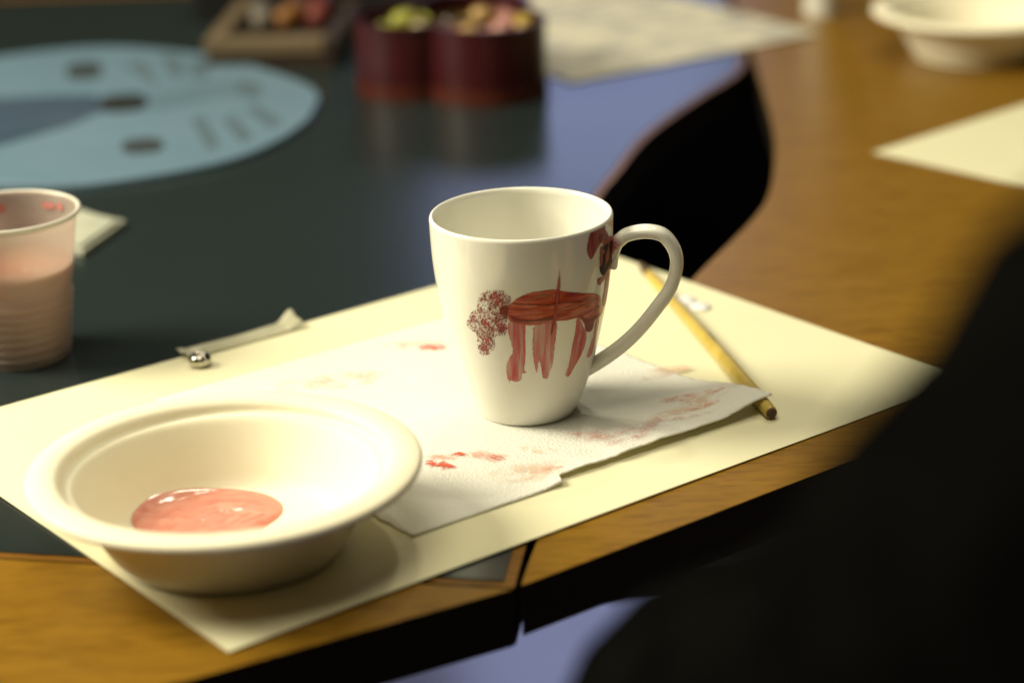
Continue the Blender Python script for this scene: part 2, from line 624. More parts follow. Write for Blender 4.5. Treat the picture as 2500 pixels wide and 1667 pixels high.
def towel_at(x, y):
    d = Vector((x, y)) - TF
    det = GU.x * GV.y - GU.y * GV.x
    u = (d.x * GV.y - d.y * GV.x) / det
    v_ = (GU.x * d.y - GU.y * d.x) / det
    return towel_z(u, v_, Vector((x, y)))


def stain_mat(name, col, a, scale):
    k = NT(name)
    v_ = k.coords(scale=(1, 1, 1))
    f_ = k.noise(v_, scale, 4, 0.65, 0.5)
    f2_ = k.noise(v_, 900, 2)
    k.base(col, 0.85, 0.1)
    e = k.attr('edge').outputs['Fac']
    m_ = k.ramp(f_, [(0.42, (0.04,) * 3), (0.60, (1,) * 3)])
    m2 = k.ramp(f2_, [(0.35, (0.45,) * 3), (0.6, (1,) * 3)])
    k.alpha(k.math('MULTIPLY', k.math('MULTIPLY', k.math('MULTIPLY', m_, e), m2), a, True))
    return k.m


SM = {'red': stain_mat('wet_red_smear', (0.62, 0.105, 0.055), 1.6, 170),
      'pink': stain_mat('rose_smear', (0.74, 0.36, 0.26), 0.80, 130),
      'faint': stain_mat('faint_smear', (0.74, 0.52, 0.38), 0.62, 90),
      'lilac': stain_mat('lilac_smear', (0.70, 0.47, 0.44), 0.62, 120)}


def stain(cx, cy, ang, a, b, kind, z=0.00035):
    n, m_ = 14, 28
    verts, faces, ed = [], [], []
    ca, sa = math.cos(ang), math.sin(ang)
    for j in range(n + 1):
        r = j / n
        for i in range(m_):
            t = 2 * math.pi * i / m_
            k_ = 1 + 0.28 * noise.noise(Vector((math.cos(t) * 1.6 + cx * 90, math.sin(t) * 1.6 + cy * 70, 0)))
            x, y = a * r * k_ * math.cos(t), b * r * k_ * math.sin(t)
            X, Y = cx + x * ca - y * sa, cy + x * sa + y * ca
            verts.append((X, Y, towel_at(X, Y) + z))
            ed.append(min(1.0, (1 - r * r) * 1.25))
    for j in range(n):
        for i in range(m_):
            l = (i + 1) % m_
            faces.append((j * m_ + i, j * m_ + l, (j + 1) * m_ + l, (j + 1) * m_ + i))
    o = mesh('paint_smear', verts, faces, SM[kind], towel)
    at = o.data.attributes.new('edge', 'FLOAT', 'POINT')
    at.data.foreach_set('value', ed)
    return o


STAINS = [(-0.0345, 0.9235, -0.75, 0.0082, 0.0042, 'red'), (-0.0300, 0.9325, -0.1, 0.0105, 0.0032, 'pink'), (-0.0262, 0.9345, 0.0, 0.0035, 0.0022, 'red'),
          (-0.0130, 0.9318, -0.45, 0.0110, 0.0052, 'pink'), (-0.0092, 0.9300, -0.6, 0.0050, 0.0022, 'red'),
          (-0.0410, 1.0755, 0.2, 0.0080, 0.0050, 'red'), (-0.0510, 1.0800, 0.1, 0.0130, 0.0045, 'faint'), (-0.1075, 1.0275, 0.3, 0.0085, 0.0060, 'faint'),
          (-0.085, 1.033, 0.2, 0.020, 0.008, 'faint'),
          (0.0830, 0.9770, 0.62, 0.0260, 0.0042, 'faint'), (0.0930, 0.9900, 0.6, 0.0160, 0.0036, 'pink'), (0.0455, 0.9500, -0.05, 0.0170, 0.0070, 'lilac'), (0.0505, 0.9425, 0.5, 0.0095, 0.0040, 'lilac'),
          (0.0340, 0.9520, -0.3, 0.0110, 0.0030, 'pink'), (0.0720, 1.0290, 0.5, 0.0150, 0.0045, 'faint'), (0.0800, 1.0340, 0.3, 0.0130, 0.0035, 'faint'),
          (0.0800, 0.9900, 0.1, 0.0105, 0.0040, 'pink'), (0.0060, 0.9115, 0.3, 0.0170, 0.0080, 'faint'), (0.0110, 0.9365, -0.3, 0.0075, 0.0035, 'faint'), (0.0150, 0.9150, 0.4, 0.0090, 0.0025, 'pink'),
          (0.0790, 0.9640, 0.3, 0.0110, 0.0022, 'lilac'), (0.0900, 0.9750, 0.3, 0.0085, 0.0020, 'pink'), (0.0640, 0.9590, 1.1, 0.0070, 0.0026, 'lilac')]
for s in STAINS:
    g_ = 1.35 if s[5] in ('faint', 'lilac') else 1.1
    stain(s[0], s[1], s[2], s[3] * g_, s[4] * g_ * 1.15, s[5])

# ------------------------------------------------------------------ mug
MUG = (0.0060, 0.9885, 0.0011)
PROF = [(0, .0226), (.0012, .0236), (.007, .0264), (.017, .0302), (.025, .0325), (.032, .0343), (.047, .0376), (.06, .0400), (.075, .0418), (.088, .0425), (.0955, .0427)]
PZ = [p[0] for p in PROF]
PR = [p[1] for p in PROF]
_sp = smooth_prof([(r, z) for z, r in PROF], 8)
_sz = np.array([p[1] for p in _sp])
_sr = np.array([p[0] for p in _sp])


def mug_r(z):
    return float(np.interp(z, _sz, _sr))


mug = thing('mug', MUG, 'white porcelain mug with a red animal painted on its side', 'mug')
outer = [(0.0190, 0.0010), (0.0205, 0.0000)] + _sp
rim = [(0.04255, 0.0963), (0.0422, 0.0970), (0.0416, 0.0973), (0.0409, 0.0970), (0.0405, 0.0962)]
inner = [(r - 0.0026 - 0.0012 * max(0, (0.03 - z) / 0.03), z) for r, z in _sp if z > 0.008][::-1]
inner = [p for p in inner if p[1] < 0.0955] + [(0.0200, 0.0062), (0.0120, 0.0054)]
mug_body = lathe('body', outer + rim + inner, MAT['glaze'], mug, 160)

# handle: flattened strap swept along its centre line, in a vertical plane through the axis
HANG = math.radians(-6)
hc = smooth_prof([(38.5, 75.5), (42.0, 80.2), (45.2, 83.7), (49.3, 86.7), (57.4, 88.2), (64.9, 86.7), (69.3, 82.0), (71.4, 76.9), (71.7, 72.3), (70.7, 66.2),
                  (68.3, 59.7), (63.3, 52.3), (56.0, 42.6), (48.0, 34.0), (38.6, 26.4), (28.0, 19.5)], 6)
cross = []
for i in range(20):
    a = 2 * math.pi * i / 20
    e = 0.80
    cross.append((math.copysign(abs(math.cos(a)) ** e, math.cos(a)), math.copysign(abs(math.sin(a)) ** e, math.sin(a))))


def strap(path, th, wd):
    verts, faces = [], []
    n = len(cross)
    for i, (r, z) in enumerate(path):
        q0, q1 = path[max(i - 1, 0)], path[min(i + 1, len(path) - 1)]
        d = Vector((q1[0] - q0[0], q1[1] - q0[1])).normalized()
        nr = Vector((-d.y, d.x))
        t, w_ = th(i / (len(path) - 1)), wd(i / (len(path) - 1))
        for (a, b) in cross:
            rr, z2, s = r + nr.x * a * t, z + nr.y * a * t, b * w_
            verts.append(((rr * math.cos(HANG) - s * math.sin(HANG)) / 1000, (rr * math.sin(HANG) + s * math.cos(HANG)) / 1000, z2 / 1000))
    for i in range(len(path) - 1):
        for k_ in range(n):
            l = (k_ + 1) % n
            faces.append((i * n + k_, i * n + l, (i + 1) * n + l, (i + 1) * n + k_))
    faces.append(tuple(range(n))[::-1])
    faces.append(tuple((len(path) - 1) * n + k_ for k_ in range(n)))
    return verts, faces


v1, f1 = strap(hc, lambda t: 3.0 + 0.5 * max(0, 1 - t * 8) + 0.2 * t, lambda t: 5.0 + 0.7 * max(0, 1 - t * 6) + 0.5 * max(0, t * 5 - 4))
v2, f2 = strap(smooth_prof([(46.0, 84.5), (44.3, 81.0), (43.1, 76.5), (42.5, 70.9)], 6), lambda t: 2.4 - 0.7 * t, lambda t: 4.9 - 0.5 * t)
mesh('handle', v1 + v2, f1 + [tuple(i + len(v1) for i in q) for q in f2], MAT['glaze'], mug)

STROKES = {
'body': [(-100.5, 62.9), (-99.2, 66.3), (-95.3, 69.2), (-87.9, 72.0), (-78.5, 72.9), (-70.3, 72.8), (-62.7, 70.8), (-47.9, 67.5), (-35.6, 64.8), (-27.9, 61.0), (-22.9, 56.9), (-18.6, 52.5), (-23.4, 50.3), (-31.7, 50.5), (-33.3, 46.2), (-38.5, 45.8), (-42.4, 47.3), (-45.7, 51.8), (-52.0, 55.5), (-60.3, 55.8), (-67.9, 56.4), (-72.6, 56.5), (-79.5, 55.8), (-85.6, 55.7), (-93.9, 56.8), (-99.3, 57.8), (-100.8, 60.0)] ,
'dark1': [(-97.0, 67.7), (-89.1, 67.2), (-71.3, 66.0), (-61.2, 65.8), (-51.2, 64.6), (-51.1, 63.5), (-61.1, 64.5), (-71.2, 64.8), (-89.2, 66.0), (-97.1, 66.5)] ,
'dark2': [(-99.5, 62.1), (-92.1, 60.0), (-81.2, 59.6), (-69.9, 60.7), (-69.2, 58.5), (-60.6, 57.7), (-50.1, 57.3), (-40.3, 54.1), (-25.3, 53.3), (-22.1, 50.8), (-31.6, 50.1), (-33.3, 46.2), (-38.5, 45.8), (-43.0, 47.8), (-45.9, 52.2), (-52.0, 55.7), (-60.3, 55.9), (-72.6, 56.7), (-85.6, 56.8), (-93.8, 57.7), (-99.2, 58.7)] ,
'light1': [(-67.7, 63.1), (-54.6, 63.5), (-42.3, 61.4), (-42.9, 60.1), (-54.4, 61.6), (-67.0, 61.6)] ,
'light2': [(-94.9, 67.5), (-89.0, 70.3), (-78.5, 71.9), (-71.4, 70.8), (-71.3, 69.1), (-78.5, 68.1), (-89.1, 67.9)] ,
'slash': [(-67.3, 82.5), (-66.4, 76.4), (-66.7, 70.3), (-67.7, 63.7), (-68.0, 57.9), (-69.0, 55.4), (-70.5, 51.3), (-72.5, 49.8), (-72.0, 55.8), (-71.1, 62.5), (-70.2, 68.6), (-69.5, 73.5), (-68.7, 77.1)] ,
'leg1': [(-100.4, 57.8), (-101.1, 50.9), (-99.2, 43.0), (-101.7, 39.4), (-104.8, 34.9), (-105.2, 28.0), (-104.1, 26.7), (-103.8, 24.9), (-102.7, 26.8), (-98.1, 26.0), (-93.9, 27.4), (-92.9, 30.6), (-89.1, 30.9), (-91.3, 32.8), (-90.1, 38.6), (-89.7, 50.9), (-90.3, 57.0)] ,
'leg2': [(-83.1, 56.2), (-84.8, 50.7), (-85.2, 46.4), (-84.6, 38.4), (-81.6, 30.2), (-79.9, 37.2), (-78.0, 31.3), (-76.8, 27.6), (-72.9, 26.8), (-71.2, 30.2), (-69.0, 34.9), (-68.8, 42.9), (-68.2, 49.3), (-69.1, 56.7)] ,
'leg3': [(-53.4, 55.3), (-53.0, 49.3), (-54.2, 40.8), (-54.8, 33.4), (-56.9, 27.5), (-56.1, 26.1), (-52.5, 25.5), (-47.2, 30.8), (-40.9, 37.1), (-40.0, 44.6), (-45.4, 50.4), (-50.5, 55.2)] ,
'leg4': [(-30.7, 50.9), (-30.9, 41.9), (-35.1, 33.7), (-33.3, 31.6), (-29.5, 31.0), (-23.4, 33.3), (-23.6, 39.8), (-24.0, 48.8)] ,
'neck': [(-23.6, 70.7), (-24.2, 64.3), (-25.0, 59.1), (-20.6, 54.3), (-14.0, 55.2), (-13.2, 62.5), (-14.5, 69.8)] ,
'tail': [(-117.7, 71.0), (-111.7, 73.0), (-103.5, 73.2), (-98.4, 70.8), (-97.5, 67.9), (-99.8, 65.4), (-101.4, 59.5), (-102.0, 53.0), (-104.6, 50.8), (-110.8, 49.1), (-112.3, 44.2), (-116.3, 40.7), (-123.2, 38.2), (-126.1, 41.0), (-125.9, 47.6), (-125.5, 50.2), (-129.7, 50.9), (-133.1, 53.4), (-130.7, 57.2), (-127.0, 60.7), (-122.6, 63.0), (-121.4, 66.4)] ,
'tailjoin': [(-106.4, 65.2), (-101.9, 66.6), (-97.0, 67.9), (-95.4, 68.8), (-98.8, 65.4), (-100.3, 59.5), (-102.6, 58.6), (-105.7, 61.0)] ,
'taild': [(-115.7, 56.0), (-108.7, 70.1), (-103.2, 63.2), (-118.0, 47.6), (-120.6, 42.5), (-106.3, 55.4), (-106.7, 67.7)] ,
'mane': [(-35.7, 98.0), (-42.2, 97.6), (-45.1, 94.5), (-46.9, 90.1), (-47.0, 87.1), (-44.0, 83.0), (-41.9, 83.2), (-38.2, 85.7), (-35.0, 87.8), (-30.5, 88.9), (-27.1, 90.2), (-21.8, 89.7), (-27.0, 94.4), (-25.6, 97.0), (-31.5, 98.0)] ,
'manedark': [(-35.1, 93.3), (-31.3, 92.7), (-29.7, 90.2), (-30.4, 88.0), (-33.5, 88.4), (-35.8, 90.9)] ,
'face': [(-27.1, 90.2), (-31.1, 86.9), (-34.1, 86.4), (-34.3, 78.9), (-33.7, 75.7), (-29.2, 72.2), (-35.5, 71.8), (-35.1, 69.2), (-31.9, 67.8), (-27.3, 68.7), (-19.0, 71.2), (-9.6, 73.7), (-2.8, 76.0), (-2.8, 82.8), (-13.9, 87.8)] ,
'black1': [(-25.8, 86.9), (-30.8, 85.7), (-27.8, 83.5), (-30.7, 82.6), (-31.1, 78.2), (-33.8, 77.2), (-32.1, 73.5), (-27.2, 71.8), (-23.5, 73.1), (-26.4, 75.6), (-25.7, 78.5), (-26.1, 81.6), (-23.2, 83.3), (-22.3, 85.6)] ,
'black2': [(-20.1, 86.5), (-8.6, 84.5), (-2.8, 80.3), (-11.9, 77.6), (-17.8, 74.8), (-22.9, 72.9), (-25.9, 73.6), (-25.5, 76.3), (-20.1, 79.0), (-20.8, 83.4)] ,
}


def inside(poly, X, Y):
    res = np.zeros(X.shape, bool)
    n = len(poly)
    for i in range(n):
        x1, y1 = poly[i - 1]
        x2, y2 = poly[i]
        c = ((y1 > Y) != (y2 > Y)) & (X < (x2 - x1) * (Y - y1) / (y2 - y1 + 1e-12) + x1)
        res ^= c
    return res


def edge_dist(poly, X, Y):
    d = np.full(X.shape, 1e9)
    n = len(poly)
    for i in range(n):
        x1, y1 = poly[i - 1]
        x2, y2 = poly[i]
        dx, dy = x2 - x1, y2 - y1
        t = np.clip(((X - x1) * dx + (Y - y1) * dy) / (dx * dx + dy * dy + 1e-12), 0, 1)
        d = np.minimum(d, np.hypot(X - x1 - t * dx, Y - y1 - t * dy))
    return d


K = 0.68          # mm of arc per degree, about


def stroke(name, key, mat, off, soft=0.55, smooth=True, label=None):
    poly = [(a * K, z) for a, z in STROKES[key]]
    if smooth:
        poly = closed_smooth(poly, 4)
    xs = [p[0] for p in poly]
    ys = [p[1] for p in poly]
    st = 0.30
    gx = np.arange(min(xs) - 0.6, max(xs) + 0.6, st)
    gy = np.arange(min(ys) - 0.6, max(ys) + 0.6, st)
    X, Y = np.meshgrid(gx, gy)
    ins = inside(poly, X, Y)
    d = edge_dist(poly, X, Y)
    sd = np.where(ins, d, -d)
    wob = np.vectorize(lambda a, b: noise.noise(Vector((a * 0.9, b * 0.9, off * 1e4))))(X, Y)
    sd = sd + 0.22 * wob
    keep = sd > -0.15
    idx = -np.ones(X.shape, int)
    verts, ed, uvs, faces = [], [], [], []
    H, W_ = X.shape
    for j in range(H - 1):
        for i in range(W_ - 1):
            if keep[j, i] and keep[j, i + 1] and keep[j + 1, i] and keep[j + 1, i + 1]:
                q = []
                for (b, a) in ((j, i), (j, i + 1), (j + 1, i + 1), (j + 1, i)):
                    if idx[b, a] < 0:
                        th = math.radians(X[b, a] / K)
                        z = min(Y[b, a] / 1000, 0.0957)
                        e = min(1.0, max(0.0, (sd[b, a] + 0.10) / soft))
                        r = mug_r(z) + off * (0.35 + 0.65 * e)
                        idx[b, a] = len(verts)
                        verts.append((r * math.cos(th), r * math.sin(th), z))
                        ed.append(e)
                        uvs.append((X[b, a] * 0.02, Y[b, a] * 0.02))
                    q.append(int(idx[b, a]))
                faces.append(tuple(q))
    o = mesh(name, verts, faces, mat, mug_body)
    at = o.data.attributes.new('edge', 'FLOAT', 'POINT')
    at.data.foreach_set('value', ed)
    uvl = o.data.uv_layers.new(name='uv')
    for lp in o.data.loops:
        uvl.data[lp.index].uv = uvs[lp.vertex_index]
    if label:
        o["label"] = label
    return o


stroke('painted_body', 'body', MAT['paint_body'], 0.00016, 0.45, label='brick red brushed body of the painted animal')
stroke('brush_streak', 'light1', MAT['paint_light'], 0.00022, 1.0)
stroke('brush_streak', 'light2', MAT['paint_light'], 0.00022, 1.4)
stroke('brush_streak', 'dark1', MAT['paint_dark'], 0.00025, 0.6)
stroke('brush_streak', 'dark2', MAT['paint_dark'], 0.00025, 1.5)
for kx in ('leg1', 'leg2', 'leg3', 'leg4'):
    stroke('painted_leg', kx, MAT['paint_leg'], 0.00014, 0.35)
stroke('brush_slash', 'slash', MAT['paint_face'], 0.00034, 0.8)
stroke('painted_neck', 'neck', MAT['paint_face'], 0.00020, 0.4)
stroke('painted_mane', 'mane', MAT['paint_face'], 0.00018, 0.4)
stroke('painted_mane', 'manedark', MAT['paint_dark'], 0.00024, 0.7)
stroke('painted_face', 'face', MAT['paint_face'], 0.00026, 0.4, label='deep rose face of the painted animal beside the handle')
stroke('black_eye_stroke', 'black1', MAT['paint_black'], 0.00036, 0.4)
stroke('black_eye_stroke', 'black2', MAT['paint_black'], 0.00036, 0.4)
stroke('tail_join', 'tailjoin', MAT['paint_dark'], 0.00022, 1.1)

stroke('tail_wash', 'tail', MAT['paint_wash'], 0.00008, 1.6)

# sponge-dabbed tail: many tiny slanting dabs
poly = closed_smooth([(a * K, z) for a, z in STROKES['tail']], 3)
core = [(a * K, z) for a, z in STROKES['taild']]
xs = [p[0] for p in poly]
ys = [p[1] for p in poly]
verts, faces, tone = [], [], []
cnt = 0
while cnt < 950:
    x, y = random.uniform(min(xs), max(xs)), random.uniform(min(ys), max(ys))
    if not inside(poly, np.array([x]), np.array([y]))[0]:
        continue
    dens = 0.42 + 0.9 * max(math.exp(-((x - c[0]) ** 2 + (y - c[1]) ** 2) / 5.0) for c in core)
    dens *= 0.5 + 1.4 * max(0, 0.5 + noise.noise(Vector((x * 0.45, y * 0.45, 3))))
    if random.random() > dens:
        continue
    cnt += 1
    near = max(math.exp(-((x - c[0]) ** 2 + (y - c[1]) ** 2) / 3.5) for c in core)
    L, B = random.uniform(0.25, 0.62), random.uniform(0.12, 0.26) * (1 + near)
    an = math.radians(random.gauss(62, 16))
    tn = min(1, max(0, random.gauss(0.25 + 0.55 * near, 0.22)))
    b0 = len(verts)
    m_ = 7
    for i in range(m_):
        t = 2 * math.pi * i / m_
        dx, dy = L * math.cos(t) * random.uniform(0.75, 1.2), B * math.sin(t) * random.uniform(0.75, 1.2)
        X, Y = x + dx * math.cos(an) - dy * math.sin(an), y + dx * math.sin(an) + dy * math.cos(an)
        th = math.radians(X / K)
        r = mug_r(Y / 1000) + 0.00012
        verts.append((r * math.cos(th), r * math.sin(th), Y / 1000))
        tone.append(tn)
    faces.append(tuple(range(b0, b0 + m_)))
dabs = mesh('painted_tail', verts, faces, MAT['paint_dab'], mug_body)
dabs["kind"] = "stuff"
dabs["label"] = 'speckled sponge-dabbed tail of the painted animal'
at = dabs.data.attributes.new('tone', 'FLOAT', 'POINT')
at.data.foreach_set('value', tone)

# rose paint where the face runs onto the handle root
verts, faces, ed = [], [], []
nn, mm = 16, 10
hp = hc[4:16]
for j in range(nn + 1):
    t = j / nn * (len(hp) - 1)
    i0 = min(int(t), len(hp) - 2)
    r, z = [hp[i0][q] * (1 - t + i0) + hp[i0 + 1][q] * (t - i0) for q in (0, 1)]
    d = Vector((hp[i0 + 1][0] - hp[i0][0], hp[i0 + 1][1] - hp[i0][1])).normalized()
    for i in range(mm + 1):
        a = math.radians(15 - 135 * i / mm)
        ex = 0.80
        ca, sa = math.copysign(abs(math.cos(a)) ** ex, math.cos(a)), math.copysign(abs(math.sin(a)) ** ex, math.sin(a))
        th_ = 3.62
        rr, z2, s = r - d.y * ca * th_, z + d.x * ca * th_, sa * 5.85
        verts.append(((rr * math.cos(HANG) - s * math.sin(HANG)) / 1000, (rr * math.sin(HANG) + s * math.cos(HANG)) / 1000, z2 / 1000))
        ed.append(min(1, 2.2 * (1 - j / nn)) * min(1, 2.6 * (1 - abs(i / mm - 0.5) * 2)) * (0.8 + 0.5 * noise.noise(Vector((j * 0.6, i * 0.6, 1)))))
for j in range(nn):
    for i in range(mm):
        q = j * (mm + 1) + i
        faces.append((q, q + 1, q + mm + 2, q + mm + 1))
o = mesh('paint_on_handle', verts, faces, MAT['paint_leg'], mug)
at = o.data.attributes.new('edge', 'FLOAT', 'POINT')
at.data.foreach_set('value', [max(0.0, min(1.0, e)) for e in ed])

# ------------------------------------------------------------------ bowls
BPROF_IN = [(0.0, 0.0032), (0.030, 0.0032), (0.0425, 0.0040), (0.0475, 0.0070), (0.0520, 0.0140), (0.0570, 0.0225), (0.0612, 0.0290), (0.0630, 0.0308)]
BPROF = ([(0.001, 0.0005), (0.0440, 0.0000), (0.0475, 0.0010), (0.0510, 0.0050), (0.0560, 0.0135), (0.0620, 0.0240), (0.0665, 0.0310), (0.0690, 0.0328),
          (0.0760, 0.0332), (0.0795, 0.0330), (0.0812, 0.0336), (0.0814, 0.0350), (0.0806, 0.0362), (0.0790, 0.0368), (0.0760, 0.0374), (0.0725, 0.0374),
          (0.0695, 0.0366), (0.0676, 0.0350), (0.0665, 0.0326), (0.0650, 0.0316), (0.0634, 0.0312)] + BPROF_IN[::-1][1:-1] + [(0.001, 0.0032)])


def bowl(loc, label):
    b = thing('bowl', loc, label, 'bowl', None)
    lathe('shell', smooth_prof(BPROF, 4), MAT['pulp'], b, 128, 0.0025)
    return b


BW = (-0.1200, 0.8475, 0.0016)
bowl(BW, 'cream moulded-pulp bowl holding a pink puddle of paint')
bowl((0.367, 1.6946, T), 'empty cream pulp bowl standing on the wooden table')

# puddle of paint, following the bowl's inside
def bowl_in(r):
    return float(np.interp(r, [p[0] for p in BPROF_IN], [p[1] for p in BPROF_IN]))


pud = [(-0.1630, 0.8600), (-0.1585, 0.8765), (-0.1441, 0.8885), (-0.1271, 0.8915), (-0.1132, 0.8895), (-0.1030, 0.8810), (-0.1000, 0.8690), (-0.1055, 0.8560), (-0.1150, 0.8440), (-0.1330, 0.8390), (-0.1510, 0.8450)]
pud = closed_smooth(pud, 8)
pc = Vector((-0.131, 0.8630))
n = len(pud)
nr_ = 34
verts, faces = [], []
swirl = []
for j in range(nr_ + 1):
    r = j / nr_
    for (x, y) in pud:
        X, Y = pc.x + (x - pc.x) * r, pc.y + (y - pc.y) * r
        rb = math.hypot(X - BW[0], Y - BW[1])
        h = 0.0018 * (1 - r ** 8) ** 0.55
        w1 = noise.noise(Vector((X * 62, Y * 95, 1.3)))
        w2 = noise.noise(Vector((X * 260, Y * 330, 5.1)))
        w3 = abs(noise.noise(Vector((X * 85 + 1.5 * w1, Y * 130 + w1, 9.0))))
        h += (1 - r ** 3) * (0.0010 * w1 + 0.00035 * w2 + 0.0006 - 0.0022 * max(0.0, 0.32 - w3))
        verts.append((X, Y, BW[2] + bowl_in(rb) + max(h, 0.0001 - 0.0003 * r)))
for j in range(nr_):
    for i in range(n):
        l = (i + 1) % n
        if j == 0:
            faces.append((i, n + i, n + l))
        else:
            faces.append((j * n + i, (j + 1) * n + i, (j + 1) * n + l, j * n + l))
k = NT('pink_paint')
v = k.coords(scale=(1, 1.6, 1))
sw = k.noise(v, 34, 3, 0.5, 2.4)
k.base(k.ramp(sw, [(0.36, (0.60, 0.220, 0.160)), (0.5, (0.64, 0.250, 0.185)), (0.64, (0.67, 0.280, 0.210))]), 0.16, 0.5)
k.b.inputs['Subsurface Weight'].default_value = 0.0
MAT['pink'] = k.m
pp = mesh('paint_puddle', verts, faces, MAT['pink'])
pp.data.polygons.foreach_set("use_smooth", [True] * len(pp.data.polygons))
tag(pp, 'glossy swirled pink paint puddle in the bottom of the bowl', 'paint')


# ------------------------------------------------------------------ paint brush
k = NT('varnished_handle')
v = k.coords(scale=(1, 1, 1), rot=(0, 0, 0.2))
k.base(k.ramp(k.noise(v, 120, 4), [(0.3, (0.42, 0.300, 0.055)), (0.7, (0.54, 0.400, 0.095))]), 0.3, 0.5)
MAT['handle'] = k.m
MAT['brush_end'] = mottled('brown_end_grain', (0.06, 0.03, 0.012), (0.11, 0.055, 0.02), 300, 0.6)
MAT['print_ink'] = mottled('faded_print', (0.10, 0.085, 0.04), (0.16, 0.13, 0.06), 500, 0.6)
MAT['ferrule'] = mottled('gold_ferrule', (0.55, 0.38, 0.06), (0.62, 0.44, 0.08), 60, 0.3, 0.5)
MAT['bristle'] = mottled('dark_bristle', (0.05, 0.03, 0.012), (0.09, 0.055, 0.02), 300, 0.6)
e0, e1 = Vector((0.1202, 0.9666, 0.0034)), Vector((0.0773, 1.1780, 0.0026))
br = thing('paintbrush', (e0.x, e0.y, 0.0), 'yellow varnished paintbrush lying on the paper under the towel corner', 'brush')


def bp(t, dz=0.0):
    p = e0.lerp(e1, t)
    return (p.x - e0.x, p.y - e0.y, p.z + dz)


ts = [0.0, 0.008, 0.02, 0.06, 0.15, 0.28, 0.42, 0.56, 0.70, 0.82, 0.86]
rs = [0.0028, 0.0031, 0.0033, 0.0035, 0.0037, 0.0037, 0.0035, 0.0032, 0.0028, 0.0025, 0.0024]
tube('handle', [bp(t) for t in ts], rs, MAT['handle'], br, 20)
tube('end_cap', [bp(-0.006), bp(-0.003), bp(0.004)], [0.0012, 0.0024, 0.00285], MAT['brush_end'], br, 20)
tube('ferrule', [bp(0.84), bp(0.87), bp(0.96), bp(1.0)], [0.0024, 0.0026, 0.0025, 0.0023], MAT['ferrule'], br, 20)
tube('bristles', [bp(0.99), bp(1.03), bp(1.07), bp(1.10)], [0.0022, 0.0024, 0.0016, 0.0004], MAT['bristle'], br, 16)
ax = (e1 - e0).normalized()
sd_ = Vector((-ax.y, ax.x, 0)).normalized()
for t0, t1 in ((0.44, 0.465), (0.475, 0.50), (0.525, 0.535)):
    verts, faces = [], []
    for t in (t0, t1):
        c = Vector(bp(t))
        r = float(np.interp(t, ts, rs)) + 0.00008
        for a in (105, 120, 135, 150):
            a = math.radians(a)
            verts.append(c + sd_ * (r * math.cos(math.pi - a)) * -1 + Vector((0, 0, r * math.sin(a))))
    for i in range(3):
        faces.append((i, i + 1, i + 5, i + 4))
    mesh('printed_mark', verts, faces, MAT['print_ink'], br)

# white highlights beside the brush, modelled as raised white blobs
MAT['white_highlight'] = mottled('white_highlight', (0.80, 0.79, 0.78), (0.84, 0.83, 0.82), 80, 0.12, 0.6)


def drop(x, y, a, b, h, name, label, mat, cat):
    o = lathe(name, [(0.0001, 0.0)] + [(math.cos(t) , math.sin(t)) for t in [i / 8 * math.pi / 2 for i in range(8)]] + [(0.01, 1.0)], mat, None, 24)
    for vv in o.data.vertices:
        vv.co = Vector((vv.co.x * a, vv.co.y * b, vv.co.z * h))
    o.location = (x, y, 0.0003)
    return tag(o, label, cat)


drop(0.0945, 1.1375, 0.0055, 0.0075, 0.0018, 'highlight_blob', 'white blob standing in for a highlight on the paper beside the brush, nearer its bristles', MAT['white_highlight'], 'paint')
drop(0.1010, 1.1265, 0.0060, 0.0070, 0.0018, 'highlight_blob', 'white blob standing in for a highlight on the paper beside the brush, nearer its tapered handle end', MAT['white_highlight'], 'paint')

# ------------------------------------------------------------------ plastic strip and metal bead on the paper's far edge
k = NT('clear_film')
v = k.coords()
k.base(k.ramp(k.noise(v, 90, 3), [(0.3, (0.52, 0.50, 0.36)), (0.7, (0.62, 0.59, 0.42))]), 0.2, 0.6)
tl_ = k.n('ShaderNodeBsdfTransparent')
mx = k.n('ShaderNodeMixShader')
mx.inputs[0].default_value = 0.62
k.l(tl_.outputs[0], mx.inputs[1])
k.l(k.b.outputs[0], mx.inputs[2])
k.l(mx.outputs[0], k.out.inputs['Surface'])
MAT['film'] = k.m
sa, sb, sc, sdv = Vector((-0.1735, 1.0800)), Vector((-0.1140, 1.1230)), Vector((-0.1100, 1.1130)), Vector((-0.1660, 1.0700))


def strip_wave(u, v_, p):
    curl = 0.0062 * sstep((u - 0.86) / 0.14) * (0.25 + 0.75 * v_) + 0.0016 * sstep((0.10 - u) / 0.10)
    return 0.0014 + 0.0006 * math.sin(v_ * 9) + curl + 0.0003 * math.sin(u * 9)


st_ = sheet('plastic_strip', sdv, sc, sa, 0.0, 50, 8, MAT['film'], 0.0003, strip_wave)
tag(st_, 'curled translucent plastic strip lying along the far edge of the paper', 'plastic strip')
MAT['chrome'] = mottled('bright_metal', (0.50, 0.47, 0.40), (0.56, 0.53, 0.46), 90, 0.10, 0.6)
MAT['chrome'].node_tree.nodes['Principled BSDF'].inputs['Metallic'].default_value = 1.0
bead = thing('metal_bead', (-0.1585, 1.0620, 0.0004), 'small shiny metal bead beside the plastic strip', 'bead')
lathe('ring', smooth_prof([(0.0022, 0.0030), (0.0030, 0.0004), (0.0046, 0.0002), (0.0058, 0.0020), (0.0056, 0.0042), (0.0042, 0.0060), (0.0028, 0.0058), (0.0023, 0.0044)], 4), MAT['chrome'], bead, 48)
lathe('dark_core', [(0.0005, 0.0002), (0.0024, 0.0002), (0.0025, 0.0042), (0.0005, 0.0044)], MAT['brush_end'], bead, 24)

